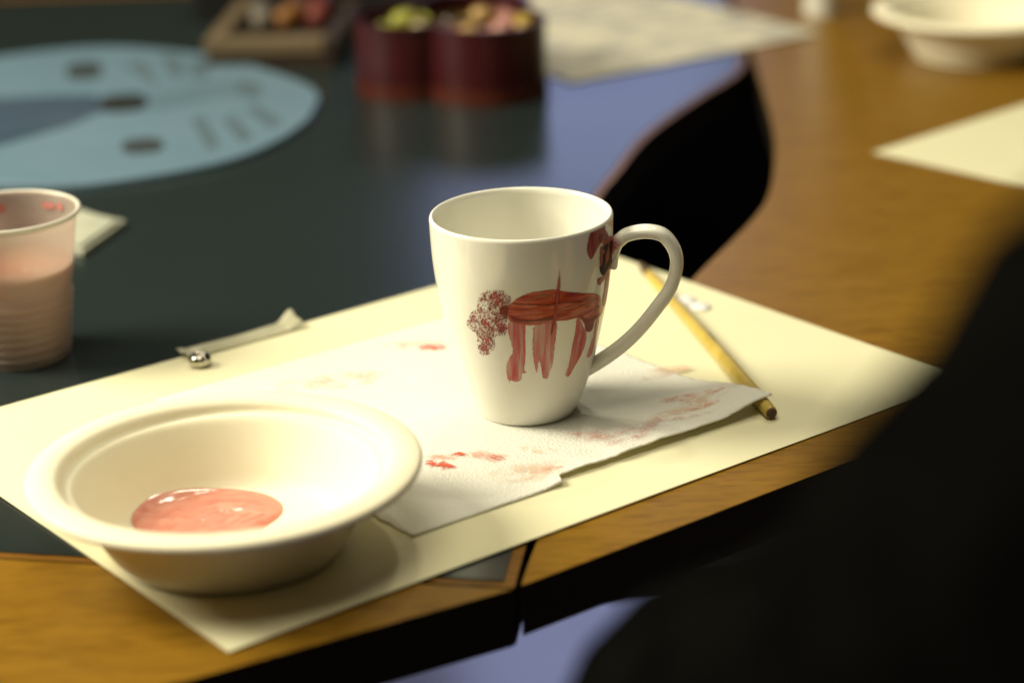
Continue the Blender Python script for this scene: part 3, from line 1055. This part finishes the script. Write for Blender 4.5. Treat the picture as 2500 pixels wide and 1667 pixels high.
# ------------------------------------------------------------------ ribbed plastic cup with paint water
k = NT('milky_plastic')
k.base((0.56, 0.48, 0.42), 0.30, 0.5)
tr = k.n('ShaderNodeBsdfTranslucent')
tr.inputs[0].default_value = (0.66, 0.54, 0.46, 1)
tp = k.n('ShaderNodeBsdfTransparent')
mx = k.n('ShaderNodeMixShader')
mx.inputs[0].default_value = 0.45
k.l(k.b.outputs[0], mx.inputs[1])
k.l(tr.outputs[0], mx.inputs[2])
mx2 = k.n('ShaderNodeMixShader')
mx2.inputs[0].default_value = 0.42
k.l(mx.outputs[0], mx2.inputs[1])
k.l(tp.outputs[0], mx2.inputs[2])
k.l(mx2.outputs[0], k.out.inputs['Surface'])
MAT['cup'] = k.m
CUP = (-0.2545, 1.0880, T)
cup = thing('plastic_cup', CUP, 'milky ribbed plastic cup half full of pinkish paint water', 'cup')
op = [(0.0010, 0.0022), (0.0215, 0.0022), (0.0222, 0.0000), (0.0246, 0.0000), (0.0254, 0.0016)]
z = 0.0030
while z < 0.0365:
    r = 0.0252 + (0.0342 - 0.0252) * (z / 0.068)
    op += [(r - 0.0009, z), (r + 0.0005, z + 0.0014), (r + 0.0005, z + 0.0028), (r - 0.0009, z + 0.0040)]
    z += 0.0048
op += [(0.0305, 0.0440), (0.0318, 0.0530), (0.0342, 0.0690), (0.0352, 0.0745), (0.0364, 0.0752), (0.0371, 0.0764), (0.0368, 0.0778), (0.0358, 0.0782), (0.0348, 0.0774), (0.0343, 0.0750), (0.0334, 0.0690), (0.0318, 0.0560)]
ip = [(0.0246 + (0.0335 - 0.0246) * (zz / 0.068) - 0.0008, zz) for zz in (0.048, 0.036, 0.024, 0.012, 0.0030)]
cup_shell = lathe('shell', op + ip + [(0.0010, 0.0028)], MAT['cup'], cup, 96)
MAT['cup_rim'] = mottled('cup_rim', (0.62, 0.58, 0.50), (0.68, 0.64, 0.56), 60, 0.35)
lathe('rim_roll', [(0.0364 + 0.0012 * math.cos(a_), 0.0772 + 0.0013 * math.sin(a_)) for a_ in [2 * math.pi * q / 16 - math.pi / 2 for q in range(17)]], MAT['cup_rim'], cup_shell, 96, cap=False)
k = NT('cup_splash')
k.base((0.42, 0.16, 0.14), 0.5, 0.3)
MAT['splash'] = k.m
for a0, zz, ln, hh in ((math.radians(62), 0.0715, 0.14, 0.0018), (math.radians(48), 0.0720, 0.07, 0.0022), (math.radians(108), 0.0700, 0.10, 0.0022), (math.radians(255), 0.0600, 0.3, 0.003)):
    verts, faces = [], []
    for i in range(9):
        t = -1 + i / 4
        for s in (-1, 1):
            h = hh * math.sqrt(max(0.02, 1 - t * t)) * s
            rr = 0.0343 - 0.0012 * (0.075 - zz - h) / 0.006 - 0.00025 if zz > 0.066 else 0.0318
            verts.append((rr * math.cos(a0 + ln * t), rr * math.sin(a0 + ln * t), zz + h))
    for i in range(8):
        faces.append((2 * i, 2 * i + 2, 2 * i + 3, 2 * i + 1))
    mesh('paint_splash', verts, faces, MAT['splash'], cup_shell)
k = NT('paint_water')
v = k.coords()
sep = k.n('ShaderNodeSeparateXYZ')
k.l(v, sep.inputs[0])
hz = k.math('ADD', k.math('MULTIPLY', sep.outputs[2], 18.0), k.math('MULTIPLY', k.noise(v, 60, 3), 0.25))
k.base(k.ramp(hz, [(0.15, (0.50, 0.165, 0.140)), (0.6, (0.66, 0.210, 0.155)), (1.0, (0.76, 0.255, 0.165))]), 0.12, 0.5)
MAT['water'] = k.m
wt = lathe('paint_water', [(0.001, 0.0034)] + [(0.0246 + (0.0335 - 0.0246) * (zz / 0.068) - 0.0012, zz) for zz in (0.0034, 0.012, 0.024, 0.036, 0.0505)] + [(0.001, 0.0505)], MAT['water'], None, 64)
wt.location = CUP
tag(wt, 'pinkish orange paint water inside the ribbed plastic cup', 'paint water')

# ------------------------------------------------------------------ folded white packet behind the cup
pk = thing('folded_napkin', (-0.262, 1.295, T), 'small folded white paper packet lying behind the plastic cup', 'napkin')
MAT['tissue'] = mottled('white_tissue', (0.30, 0.31, 0.25), (0.40, 0.40, 0.32), 60, 0.85, 0.1, 0.4, 500)


def rsheet(nm, pts, z, th, lift):
    a, b, d = pts
    return sheet(nm, (Vector(a) - pk.location.xy), (Vector(b) - pk.location.xy), (Vector(d) - pk.location.xy), z, 16, 16, MAT['tissue'], th, lift, pk)


rsheet('lower_fold', ((-0.2838, 1.2780), (-0.2502, 1.2494), (-0.2681, 1.3387)), 0.0034, 0.0028, lambda u, v_, p: 0.0006 * math.sin(5 * u + 2))
rsheet('upper_fold', ((-0.2808, 1.2800), (-0.2520, 1.2560), (-0.2672, 1.3300)), 0.0058, 0.0016, lambda u, v_, p: 0.0012 * math.sin(3.2 * u) * math.sin(3.1 * v_))

# ------------------------------------------------------------------ round blue plastic mat with shapes on it
MAT['mat_blue'] = mottled('pale_blue_plastic', (0.110, 0.185, 0.250), (0.135, 0.212, 0.278), 7, 0.30, 0.5)
MAT['mat_dark'] = mottled('mat_dark', (0.012, 0.014, 0.014), (0.018, 0.020, 0.020), 30, 0.5)
MAT['mat_grey'] = mottled('mat_grey', (0.070, 0.108, 0.132), (0.085, 0.125, 0.150), 30, 0.45)
MAT['mat_mid'] = mottled('mat_mid', (0.090, 0.150, 0.195), (0.102, 0.165, 0.212), 30, 0.35)
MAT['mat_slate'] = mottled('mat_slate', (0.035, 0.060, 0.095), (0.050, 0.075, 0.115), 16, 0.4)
mat_out = [(-0.138, 1.572), (-0.1370, 1.6120), (-0.1506, 1.6528), (-0.188, 1.706), (-0.2354, 1.7586), (-0.323, 1.800), (-0.403, 1.7787), (-0.46, 1.735), (-0.50, 1.66), (-0.51, 1.57), (-0.47, 1.49),
           (-0.40, 1.425), (-0.33, 1.4000), (-0.272, 1.395), (-0.2185, 1.4166), (-0.1789, 1.449), (-0.1537, 1.496), (-0.1406, 1.5417)]
mo = (-0.325, 1.595)
mt = thing('round_mat', (mo[0], mo[1], T), 'large pale blue round plastic mat with dark oval spots and grey bars', 'mat')
R_ = lambda pts: [(p[0] - mo[0], p[1] - mo[1]) for p in pts]
prism('disc', R_(closed_smooth(mat_out, 6)), 0.0002, 0.0040, MAT['mat_blue'], mt, 0.0012)


def oval(nm, c, a, b, ang, mat, ex=0.75):
    pts = []
    for i in range(28):
        t = 2 * math.pi * i / 28
        x, y = a * math.copysign(abs(math.cos(t)) ** ex, math.cos(t)), b * math.copysign(abs(math.sin(t)) ** ex, math.sin(t))
        pts.append((c[0] - mo[0] + x * math.cos(ang) - y * math.sin(ang), c[1] - mo[1] + x * math.sin(ang) + y * math.cos(ang)))
    return prism(nm, pts, 0.0030, 0.0046, mat, mt)


MAT['mat_dim'] = mottled('mat_dim', (0.028, 0.036, 0.040), (0.036, 0.045, 0.050), 30, 0.5)
oval('dark_spot', (-0.3277, 1.7144), 0.0140, 0.0300, 0.17, MAT['mat_dim'])
oval('dark_spot', (-0.2805, 1.6055), 0.0180, 0.0270, 0.17, MAT['mat_dark'])
oval('dark_spot', (-0.2486, 1.4825), 0.0140, 0.0200, 0.17, MAT['mat_dim'])
for q in ([(-0.3004, 1.7298), (-0.2837, 1.7425), (-0.264, 1.6676), (-0.2675, 1.6639)], [(-0.2756, 1.7565), (-0.2592, 1.7588), (-0.2486, 1.7082), (-0.2473, 1.6822), (-0.2551, 1.6833)],
          [(-0.2485, 1.7377), (-0.2361, 1.7487), (-0.2252, 1.6793), (-0.2394, 1.6784)], [(-0.2244, 1.552), (-0.216, 1.5596), (-0.1953, 1.4784), (-0.2018, 1.4648)],
          [(-0.2004, 1.543), (-0.1952, 1.5607), (-0.175, 1.4987), (-0.1811, 1.4846)], [(-0.1869, 1.5721), (-0.1806, 1.5877), (-0.1573, 1.5377), (-0.1649, 1.5196)]):
    if sum(q[i - 1][0] * q[i][1] - q[i][0] * q[i - 1][1] for i in range(len(q))) < 0:
        q = q[::-1]
    prism('grey_bar', R_(q), 0.0030, 0.0044, MAT['mat_grey'], mt)
prism('pale_band', R_([(-0.2574, 1.5809), (-0.2293, 1.5964), (-0.1988, 1.6252), (-0.2051, 1.6696), (-0.2359, 1.6502), (-0.2643, 1.6296)]), 0.0030, 0.0042, MAT['mat_mid'], mt)
oval('grey_loop', (-0.1921, 1.6364), 0.0100, 0.0290, 0.17, MAT['mat_grey'], 1.0)
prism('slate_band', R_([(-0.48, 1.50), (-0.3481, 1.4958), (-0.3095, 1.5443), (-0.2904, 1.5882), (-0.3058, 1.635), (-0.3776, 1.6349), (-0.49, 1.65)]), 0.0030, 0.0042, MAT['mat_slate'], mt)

# ------------------------------------------------------------------ red lobed tin with wrapped sweets
k = NT('maroon_tin')
v = k.coords()
k.base(k.ramp(k.noise(v, 25, 4), [(0.3, (0.030, 0.0015, 0.0028)), (0.7, (0.044, 0.0022, 0.0038))]), 0.35, 0.5)
MAT['maroon'] = k.m
MAT['maroon_dark'] = mottled('tin_inside', (0.05, 0.012, 0.008), (0.075, 0.02, 0.012), 40, 0.4)
MAT['band'] = mottled('tin_base_band', (0.055, 0.010, 0.005), (0.070, 0.014, 0.006), 40, 0.35)
TC = (-0.0365, 1.6430, T)
tin = thing('sweet_tin', TC, 'deep red clover-shaped tin filled with colourful wrapped sweets', 'tin')
lob = [(0.0255, -0.0245, 0.0430), (-0.0325, -0.0055, 0.0400), (0.0165, 0.0345, 0.0420)]


def tin_out(grow):
    pts = []
    for i in range(120):
        a = 2 * math.pi * i / 120
        best = 0.012
        for (cx, cy, r) in lob:
            r = r + grow
            b = cx * math.cos(a) + cy * math.sin(a)
            q = b * b - (cx * cx + cy * cy - r * r)
            if q > 0:
                best = max(best, b + math.sqrt(q))
        pts.append(best)
    sm = [sum(pts[(i + d) % 120] for d in (-1, 0, 1)) / 3 for i in range(120)]
    return [(sm[i] * math.cos(2 * math.pi * i / 120), sm[i] * math.sin(2 * math.pi * i / 120)) for i in range(120)]


def wall(nm, o1, o2, z0, z1, mat, parent):
    n_ = len(o1)
    verts = [(x, y, z0) for x, y in o1] + [(x, y, z1) for x, y in o1] + [(x, y, z1) for x, y in o2] + [(x, y, z0) for x, y in o2]
    faces = []
    for i in range(n_):
        l = (i + 1) % n_
        for q in range(4):
            q2 = (q + 1) % 4
            faces.append((q * n_ + i, q * n_ + l, q2 * n_ + l, q2 * n_ + i))
    return mesh(nm, verts, faces, mat, parent, False)


wall('wall', tin_out(0.0), tin_out(-0.0012), 0.0006, 0.0540, MAT['maroon'], tin)
wall('rim', tin_out(0.0009), tin_out(-0.0014), 0.0530, 0.0560, MAT['maroon'], tin)
wall('base_band', tin_out(0.0010), tin_out(-0.0004), 0.0000, 0.0110, MAT['band'], tin)
prism('bottom', tin_out(-0.0012), 0.0010, 0.0025, MAT['maroon_dark'], tin)
cols = {'lime': ((0.36, 0.38, 0.03), (0.46, 0.44, 0.06)), 'cream': ((0.62, 0.52, 0.28), (0.68, 0.56, 0.34)), 'yellow': ((0.58, 0.38, 0.02), (0.66, 0.45, 0.03)),
        'amber': ((0.60, 0.36, 0.10), (0.66, 0.42, 0.14)), 'pink': ((0.52, 0.20, 0.16), (0.60, 0.26, 0.20)), 'red': ((0.34, 0.045, 0.03), (0.42, 0.07, 0.04)), 'brown': ((0.06, 0.035, 0.01), (0.10, 0.055, 0.015))}
for c, (a, b) in cols.items():
    a, b = tuple(q * 0.62 for q in a), tuple(q * 0.62 for q in b)
    MAT['sweet_' + c] = mottled('wrapper_' + c, a, b, 90, 0.25, 0.6)


def sweet(x, y, z, ang, c, label, s=1.0):
    o = thing('wrapped_sweet', (x, y, z), label, 'sweet', 'wrapped sweets in the red tin')
    o.rotation_euler = (random.uniform(-0.3, 0.3), random.uniform(-0.3, 0.3), ang)
    n_ = 12
    pr = [(-0.0095, 0.0012), (-0.0090, 0.0045), (-0.0060, 0.0072), (0, 0.0080), (0.0060, 0.0072), (0.0090, 0.0045), (0.0095, 0.0012)]
    tube('body', [(p[0] * s, 0, 0) for p in pr], [p[1] * s for p in pr], MAT['sweet_' + c], o, n_)
    for sg in (-1, 1):
        verts, faces = [], []
        for i in range(9):
            t = -1 + i / 4
            verts += [(sg * 0.009 * s, 0.0012 * t * s, 0), (sg * 0.0165 * s, 0.0075 * t * s, 0.0018 * (i % 2) * s), (sg * 0.0165 * s, 0.0075 * t * s, (0.0018 * (i % 2) - 0.0006) * s)]
        for i in range(8):
            faces.append((3 * i, 3 * i + 1, 3 * i + 4, 3 * i + 3))
            faces.append((3 * i, 3 * i + 3, 3 * i + 5, 3 * i + 2))
            faces.append((3 * i + 1, 3 * i + 2, 3 * i + 5, 3 * i + 4))
        mesh('wrapper_twist', verts, faces, MAT['sweet_' + c], o, False)
    return o


zt = 0.0460
for (dx, dy, dz, an, c, s, lb) in [
        (-0.036, -0.006, 0.006, 0.4, 'lime', 1.25, 'bright lime yellow wrapped sweet alone in one lobe of the tin'),
        (-0.026, -0.013, 0.000, 1.2, 'cream', 1.0, 'cream wrapped sweet beside the lime yellow one'),
        (-0.040, 0.018, -0.008, 2.0, 'brown', 1.0, 'dark brown wrapped sweet behind the lime yellow one'),
        (0.012, -0.036, 0.001, 0.2, 'amber', 1.1, 'amber wrapped sweet at the front wall of the tin'),
        (0.022, -0.010, 0.008, 0.9, 'amber', 1.2, 'amber wrapped sweet on top of the pile'),
        (0.036, -0.030, 0.002, -0.5, 'pink', 1.15, 'pink wrapped sweet among the amber ones'),
        (0.052, -0.022, 0.003, 1.3, 'yellow', 1.15, 'golden yellow wrapped sweet against the tin wall'),
        (0.040, -0.004, 0.004, 2.4, 'pink', 1.1, 'pink wrapped sweet behind the golden yellow one'),
        (0.002, -0.020, -0.004, 2.0, 'red', 1.0, 'red wrapped sweet near the tin centre'),
        (0.020, 0.040, -0.006, 0.6, 'brown', 1.1, 'dark brown wrapped sweet in the back lobe of the tin'),
        (0.000, 0.020, -0.008, 1.6, 'brown', 1.1, 'dark brown wrapped sweet in the middle of the tin')]:
    sweet(TC[0] + dx, TC[1] + dy, TC[2] + zt + dz, an, c, lb, s * 0.86)
# layer that fills the tin below the visible sweets
fill = prism('sweet_filling', tin_out(-0.0016), 0.0027, 0.0420, MAT['sweet_brown'], tin)

# ------------------------------------------------------------------ shallow tan tray with odds and ends
MAT['tan'] = mottled('tan_wood', (0.095, 0.066, 0.034), (0.135, 0.096, 0.050), 30, 0.6)
MAT['umber'] = mottled('umber_wood', (0.020, 0.011, 0.006), (0.032, 0.018, 0.010), 30, 0.6)
TX, TY, TA = -0.1760, 1.7950, math.radians(-4)
tray = thing('wooden_tray', (TX, TY, T), 'shallow tan-edged wooden tray on a dark base next to the red tin', 'tray')
tray.rotation_euler = (0, 0, TA)
boxm('base', -0.050, 0.050, -0.0800, 0.0800, 0.0, 0.0120, MAT['umber'], tray, 0.001)
boxm('floor_panel', -0.0460, 0.0460, -0.0760, 0.0760, 0.0122, 0.0150, MAT['umber'], tray)
boxm('edge_board', -0.0520, -0.0390, -0.0815, 0.0815, 0.0124, 0.0240, MAT['tan'], tray, 0.001)
boxm('edge_board', 0.0430, 0.0520, -0.0815, 0.0815, 0.0124, 0.0240, MAT['umber'], tray, 0.001)
boxm('edge_board', -0.0385, 0.0425, -0.0820, -0.0600, 0.0124, 0.0236, MAT['tan'], tray, 0.001)
boxm('edge_board', -0.0385, 0.0425, 0.0700, 0.0820, 0.0124, 0.0236, MAT['umber'], tray, 0.001)
MAT['orange'] = mottled('orange_wax', (0.16, 0.060, 0.008), (0.21, 0.085, 0.012), 60, 0.5)
MAT['redwax'] = mottled('red_wax', (0.11, 0.012, 0.006), (0.14, 0.018, 0.008), 60, 0.5)
MAT['greywax'] = mottled('grey_wax', (0.09, 0.075, 0.055), (0.13, 0.11, 0.085), 60, 0.5)
for (dx, dy, c, lb) in ((-0.022, 0.020, 'greywax', 'beige crayon lying across the wooden tray'), (0.006, 0.022, 'orange', 'orange crayon lying across the wooden tray'), (0.026, 0.030, 'redwax', 'red crayon lying across the wooden tray')):
    cr = thing('crayon', (TX + dx, TY + dy, T + 0.0150), lb, 'crayon')
    cr.rotation_euler = (0, 0, TA + random.uniform(-0.25, 0.25))
    tube('shaft', [(0, -0.035, 0.0085), (0, 0.030, 0.0085)], 0.0085, MAT[c], cr, 14)
    tube('tip', [(0, 0.030, 0.0085), (0, 0.034, 0.0085), (0, 0.045, 0.0085)], [0.0085, 0.0062, 0.0018], MAT[c], cr, 14)

# dark box behind the tray
bx_ = thing('dark_box', (-0.175, 1.935, T), 'low black box standing behind the wooden tray', 'box')
boxm('box_body', -0.090, 0.130, -0.030, 0.030, 0.0, 0.030, MAT['black_plastic'], bx_, 0.002)
boxm('box_lid', -0.0915, 0.1315, -0.0315, 0.0315, 0.0303, 0.040, MAT['black_plastic'], bx_, 0.002)

# ------------------------------------------------------------------ sheets on the far side
k = NT('printed_sheet')
uv = k.coords(scale=(1, 1, 1), kind='UV')
bk = k.n('ShaderNodeTexBrick', Scale=5.0)
bk.inputs['Color1'].default_value = (0.34, 0.33, 0.31, 1)
bk.inputs['Color2'].default_value = (0.22, 0.22, 0.21, 1)
bk.inputs['Mortar'].default_value = (0.60, 0.56, 0.43, 1)
bk.inputs['Mortar Size'].default_value = 0.11
bk.inputs['Mortar Smooth'].default_value = 0.3
bk.inputs['Brick Width'].default_value = 1.4
bk.inputs['Row Height'].default_value = 0.55
k.l(uv, bk.inputs['Vector'])
nz = k.noise(uv, 6.0, 3)
mxp = k.n('ShaderNodeMixRGB')
k.l(k.ramp(nz, [(0.42, (0, 0, 0)), (0.55, (0.85, 0.85, 0.85))]), mxp.inputs[0])
mxp.inputs[1].default_value = (0.60, 0.56, 0.43, 1)
k.l(bk.outputs['Color'], mxp.inputs[2])
k.base(mxp.outputs[0], 0.6, 0.3)
MAT['printed'] = k.m
nr0 = Vector((0.2553, 1.7760))
ne1, ne2 = Vector((-0.831, -0.556)), Vector((-0.556, 0.831))
ns = sheet('printed_sheet', nr0 + ne1 * 0.245, nr0, nr0 + ne1 * 0.245 + ne2 * 0.30, T + 0.0014, 24, 24, MAT['printed'], 0.0004, lambda u, v_, p: 0.0016 * sstep((u - 0.6) / 0.4) * (0.5 + 0.5 * math.sin(3 * v_)))
tag(ns, 'printed cream sheet with grey blocks of text beside the red tin', 'paper')
uvl = ns.data.uv_layers.new(name='uv')
for lp in ns.data.loops:
    co = ns.data.vertices[lp.vertex_index].co.xy - (nr0 + ne1 * 0.245)
    uvl.data[lp.index].uv = (co.dot(-ne1) / 0.245, co.dot(ne2) / 0.245)

q0 = Vector((0.2417, 1.4214))
d1 = Vector((0.125, 0.112)).normalized()
d2 = Vector((d1.y, -d1.x))
bs = sheet('blank_sheet', q0, q0 + d2 * 0.42, q0 + d1 * 0.297, T + 0.0007, 20, 20, MAT['card'], 0.0004)
tag(bs, 'blank cream sheet of paper lying alone on the wooden table', 'paper')

# slim white bottle
MAT['white_plastic'] = mottled('white_plastic', (0.66, 0.64, 0.56), (0.70, 0.68, 0.60), 40, 0.3, 0.5)
wb = thing('white_bottle', (0.2680, 1.8560, T), 'slim white bottle standing between the printed sheet and the empty bowl', 'bottle')
lathe('bottle_body', smooth_prof([(0.001, 0.0), (0.0130, 0.0), (0.0142, 0.002), (0.0142, 0.040), (0.0142, 0.080), (0.0138, 0.092), (0.0090, 0.102), (0.0070, 0.106)], 4), MAT['white_plastic'], wb, 48)
lathe('cap', [(0.001, 0.1045), (0.0082, 0.1045), (0.0080, 0.122), (0.0030, 0.132), (0.001, 0.132)], MAT['white_plastic'], wb, 32)

# ------------------------------------------------------------------ sitter in black, close to the lens
J = {
    'pelvis': ((0.345, 0.285, -0.245), 0.130), 'waist': ((0.340, 0.290, -0.080), 0.120), 'chest': ((0.330, 0.320, 0.080), 0.135), 'upper': ((0.320, 0.335, 0.180), 0.110),
    'neckb': ((0.315, 0.345, 0.285), 0.056), 'neck': ((0.315, 0.360, 0.330), 0.050), 'chin': ((0.315, 0.385, 0.380), 0.070), 'headm': ((0.315, 0.380, 0.450), 0.088), 'headt': ((0.315, 0.372, 0.510), 0.066),
    'lsh': ((0.106, 0.338, 0.244), 0.092), 'lua': ((0.104, 0.430, 0.135), 0.064), 'lel': ((0.051, 0.550, 0.072), 0.061), 'lfa': ((0.150, 0.620, 0.005), 0.046), 'lwr': ((0.215, 0.690, -0.060), 0.030), 'lha': ((0.255, 0.730, -0.070), 0.026),
    'rsh': ((0.500, 0.340, 0.200), 0.066), 'rua': ((0.550, 0.390, 0.070), 0.054), 'rel': ((0.565, 0.450, -0.040), 0.047), 'rfa': ((0.500, 0.580, -0.060), 0.042), 'rwr': ((0.430, 0.690, -0.075), 0.030), 'rha': ((0.395, 0.735, -0.080), 0.026),
    'lhip': ((0.265, 0.330, -0.235), 0.095), 'lkn': ((0.240, 0.690, -0.225), 0.066), 'lca': ((0.240, 0.715, -0.420), 0.054), 'lan': ((0.240, 0.690, -0.640), 0.040), 'lto': ((0.235, 0.800, -0.680), 0.034),
    'rhip': ((0.425, 0.330, -0.235), 0.095), 'rkn': ((0.450, 0.690, -0.225), 0.066), 'rca': ((0.450, 0.715, -0.420), 0.054), 'ran': ((0.450, 0.690, -0.640), 0.040), 'rto': ((0.455, 0.800, -0.680), 0.034),
}
fing = {}
for s_, wx in (('l', 1), ('r', -1)):
    c = Vector(J[s_ + 'ha'][0])
    d = (c - Vector(J[s_ + 'wr'][0])).normalized()
    sdv_ = Vector((d.y, -d.x, 0)) * wx
    for fi, (off, ln) in enumerate(((-0.024, 0.062), (-0.008, 0.072), (0.008, 0.068), (0.023, 0.052))):
        b0 = c + sdv_ * off + d * 0.018
        J[f'{s_}f{fi}a'] = (tuple(b0), 0.010)
        J[f'{s_}f{fi}b'] = (tuple(b0 + d * ln * 0.5 + Vector((0, 0, -0.004))), 0.0088)
        J[f'{s_}f{fi}c'] = (tuple(b0 + d * ln + Vector((0, 0, -0.020))), 0.0075)
        fing[f'{s_}{fi}'] = [(s_ + 'ha', f'{s_}f{fi}a'), (f'{s_}f{fi}a', f'{s_}f{fi}b'), (f'{s_}f{fi}b', f'{s_}f{fi}c')]
    b0 = c - sdv_ * 0.034 - d * 0.004
    J[f'{s_}ta'] = (tuple(b0), 0.0105)
    J[f'{s_}tb'] = (tuple(b0 - sdv_ * 0.014 + d * 0.030 + Vector((0, 0, -0.006))), 0.0090)
    fing[f'{s_}t'] = [(s_ + 'ha', f'{s_}ta'), (f'{s_}ta', f'{s_}tb')]
edges = [('pelvis', 'waist'), ('waist', 'chest'), ('chest', 'upper'), ('upper', 'neckb'), ('neckb', 'neck'), ('neck', 'chin'), ('chin', 'headm'), ('headm', 'headt')]
for s_ in 'lr':
    edges += [('upper', s_ + 'sh'), (s_ + 'sh', s_ + 'ua'), (s_ + 'ua', s_ + 'el'), (s_ + 'el', s_ + 'fa'), (s_ + 'fa', s_ + 'wr'), (s_ + 'wr', s_ + 'ha'),
              ('pelvis', s_ + 'hip'), (s_ + 'hip', s_ + 'kn'), (s_ + 'kn', s_ + 'ca'), (s_ + 'ca', s_ + 'an'), (s_ + 'an', s_ + 'to')]
for q in fing.values():
    edges += q
names = list(J)
me = bpy.data.meshes.new('person')
me.from_pydata([J[n_][0] for n_ in names], [(names.index(a), names.index(b)) for a, b in edges], [])
po = bpy.data.objects.new('person', me)
COL.objects.link(po)
sk = po.modifiers.new('skin', 'SKIN')
sk.use_smooth_shade = True
for i, n_ in enumerate(names):
    sv = me.skin_vertices[0].data[i]
    sv.radius = (J[n_][1], J[n_][1])
    sv.use_root = (n_ == 'pelvis')
ss = po.modifiers.new('sub', 'SUBSURF')
ss.levels = ss.render_levels = 2
dg = bpy.context.evaluated_depsgraph_get()
me2 = bpy.data.meshes.new_from_object(po.evaluated_get(dg))
po.modifiers.clear()
po.data = me2
me2.materials.clear()
me2.materials.append(MAT['black_cloth'])
me2.materials.append(MAT['skin'])
wl, wr_ = Vector(J['lwr'][0]), Vector(J['rwr'][0])
for p in me2.polygons:
    c = p.center
    hand = any((c - w_).dot((Vector(J[s_ + 'ha'][0]) - w_).normalized()) > 0 and (c - w_).length < 0.18 and abs(c.z - w_.z) < 0.06 for s_, w_ in (('l', wl), ('r', wr_)))
    p.material_index = 1 if (c.z > 0.318 or hand) else 0
    p.use_smooth = True
# soft folds in the cloth, features on the face
hc_ = Vector(J['headm'][0])
for vtx in me2.vertices:
    c = vtx.co
    if c.z < 0.30:
        vtx.co = c + vtx.normal * (0.0060 * noise.noise(Vector((c.x * 12, c.y * 12, c.z * 30))) + 0.0022 * noise.noise(c * 34))
    elif c.y > hc_.y + 0.055 and abs(c.x - hc_.x) < 0.018 and abs(c.z - 0.435) < 0.02:
        vtx.co.y += 0.014
tag(po, 'person in black clothing sitting close to the lens, shoulder and sleeve showing', 'person')
hv = []
o = lathe('hair', smooth_prof([(0.094, -0.030), (0.104, 0.020), (0.098, 0.062), (0.072, 0.098), (0.030, 0.116), (0.001, 0.119)], 4), MAT['hair'], po, 40)
for vtx in o.data.vertices:
    n3 = noise.noise(vtx.co * 40) * 0.004
    vtx.co = Vector((vtx.co.x, vtx.co.y * 1.06, vtx.co.z)) + Vector((hc_.x, hc_.y - 0.022, hc_.z)) + Vector((n3, n3, n3))
for sx in (-1, 1):
    e_ = lathe('eye', [(0.0005, -0.009), (0.006, -0.007), (0.009, 0), (0.006, 0.007), (0.0005, 0.009)], MAT['white_plastic'], po, 16)
    e_.location = (hc_.x + sx * 0.030, hc_.y + 0.066, hc_.z + 0.005)
    e2_ = lathe('ear', [(0.0005, -0.026), (0.010, -0.018), (0.012, 0.006), (0.009, 0.024), (0.0005, 0.028)], MAT['skin'], po, 16)
    e2_.location = (hc_.x + sx * 0.083, hc_.y - 0.005, hc_.z - 0.004)
mo_ = tube('mouth', [(hc_.x - 0.022, hc_.y + 0.068, hc_.z - 0.058), (hc_.x, hc_.y + 0.075, hc_.z - 0.060), (hc_.x + 0.022, hc_.y + 0.068, hc_.z - 0.058)], [0.003, 0.0055, 0.003], MAT['splash'], po, 10)
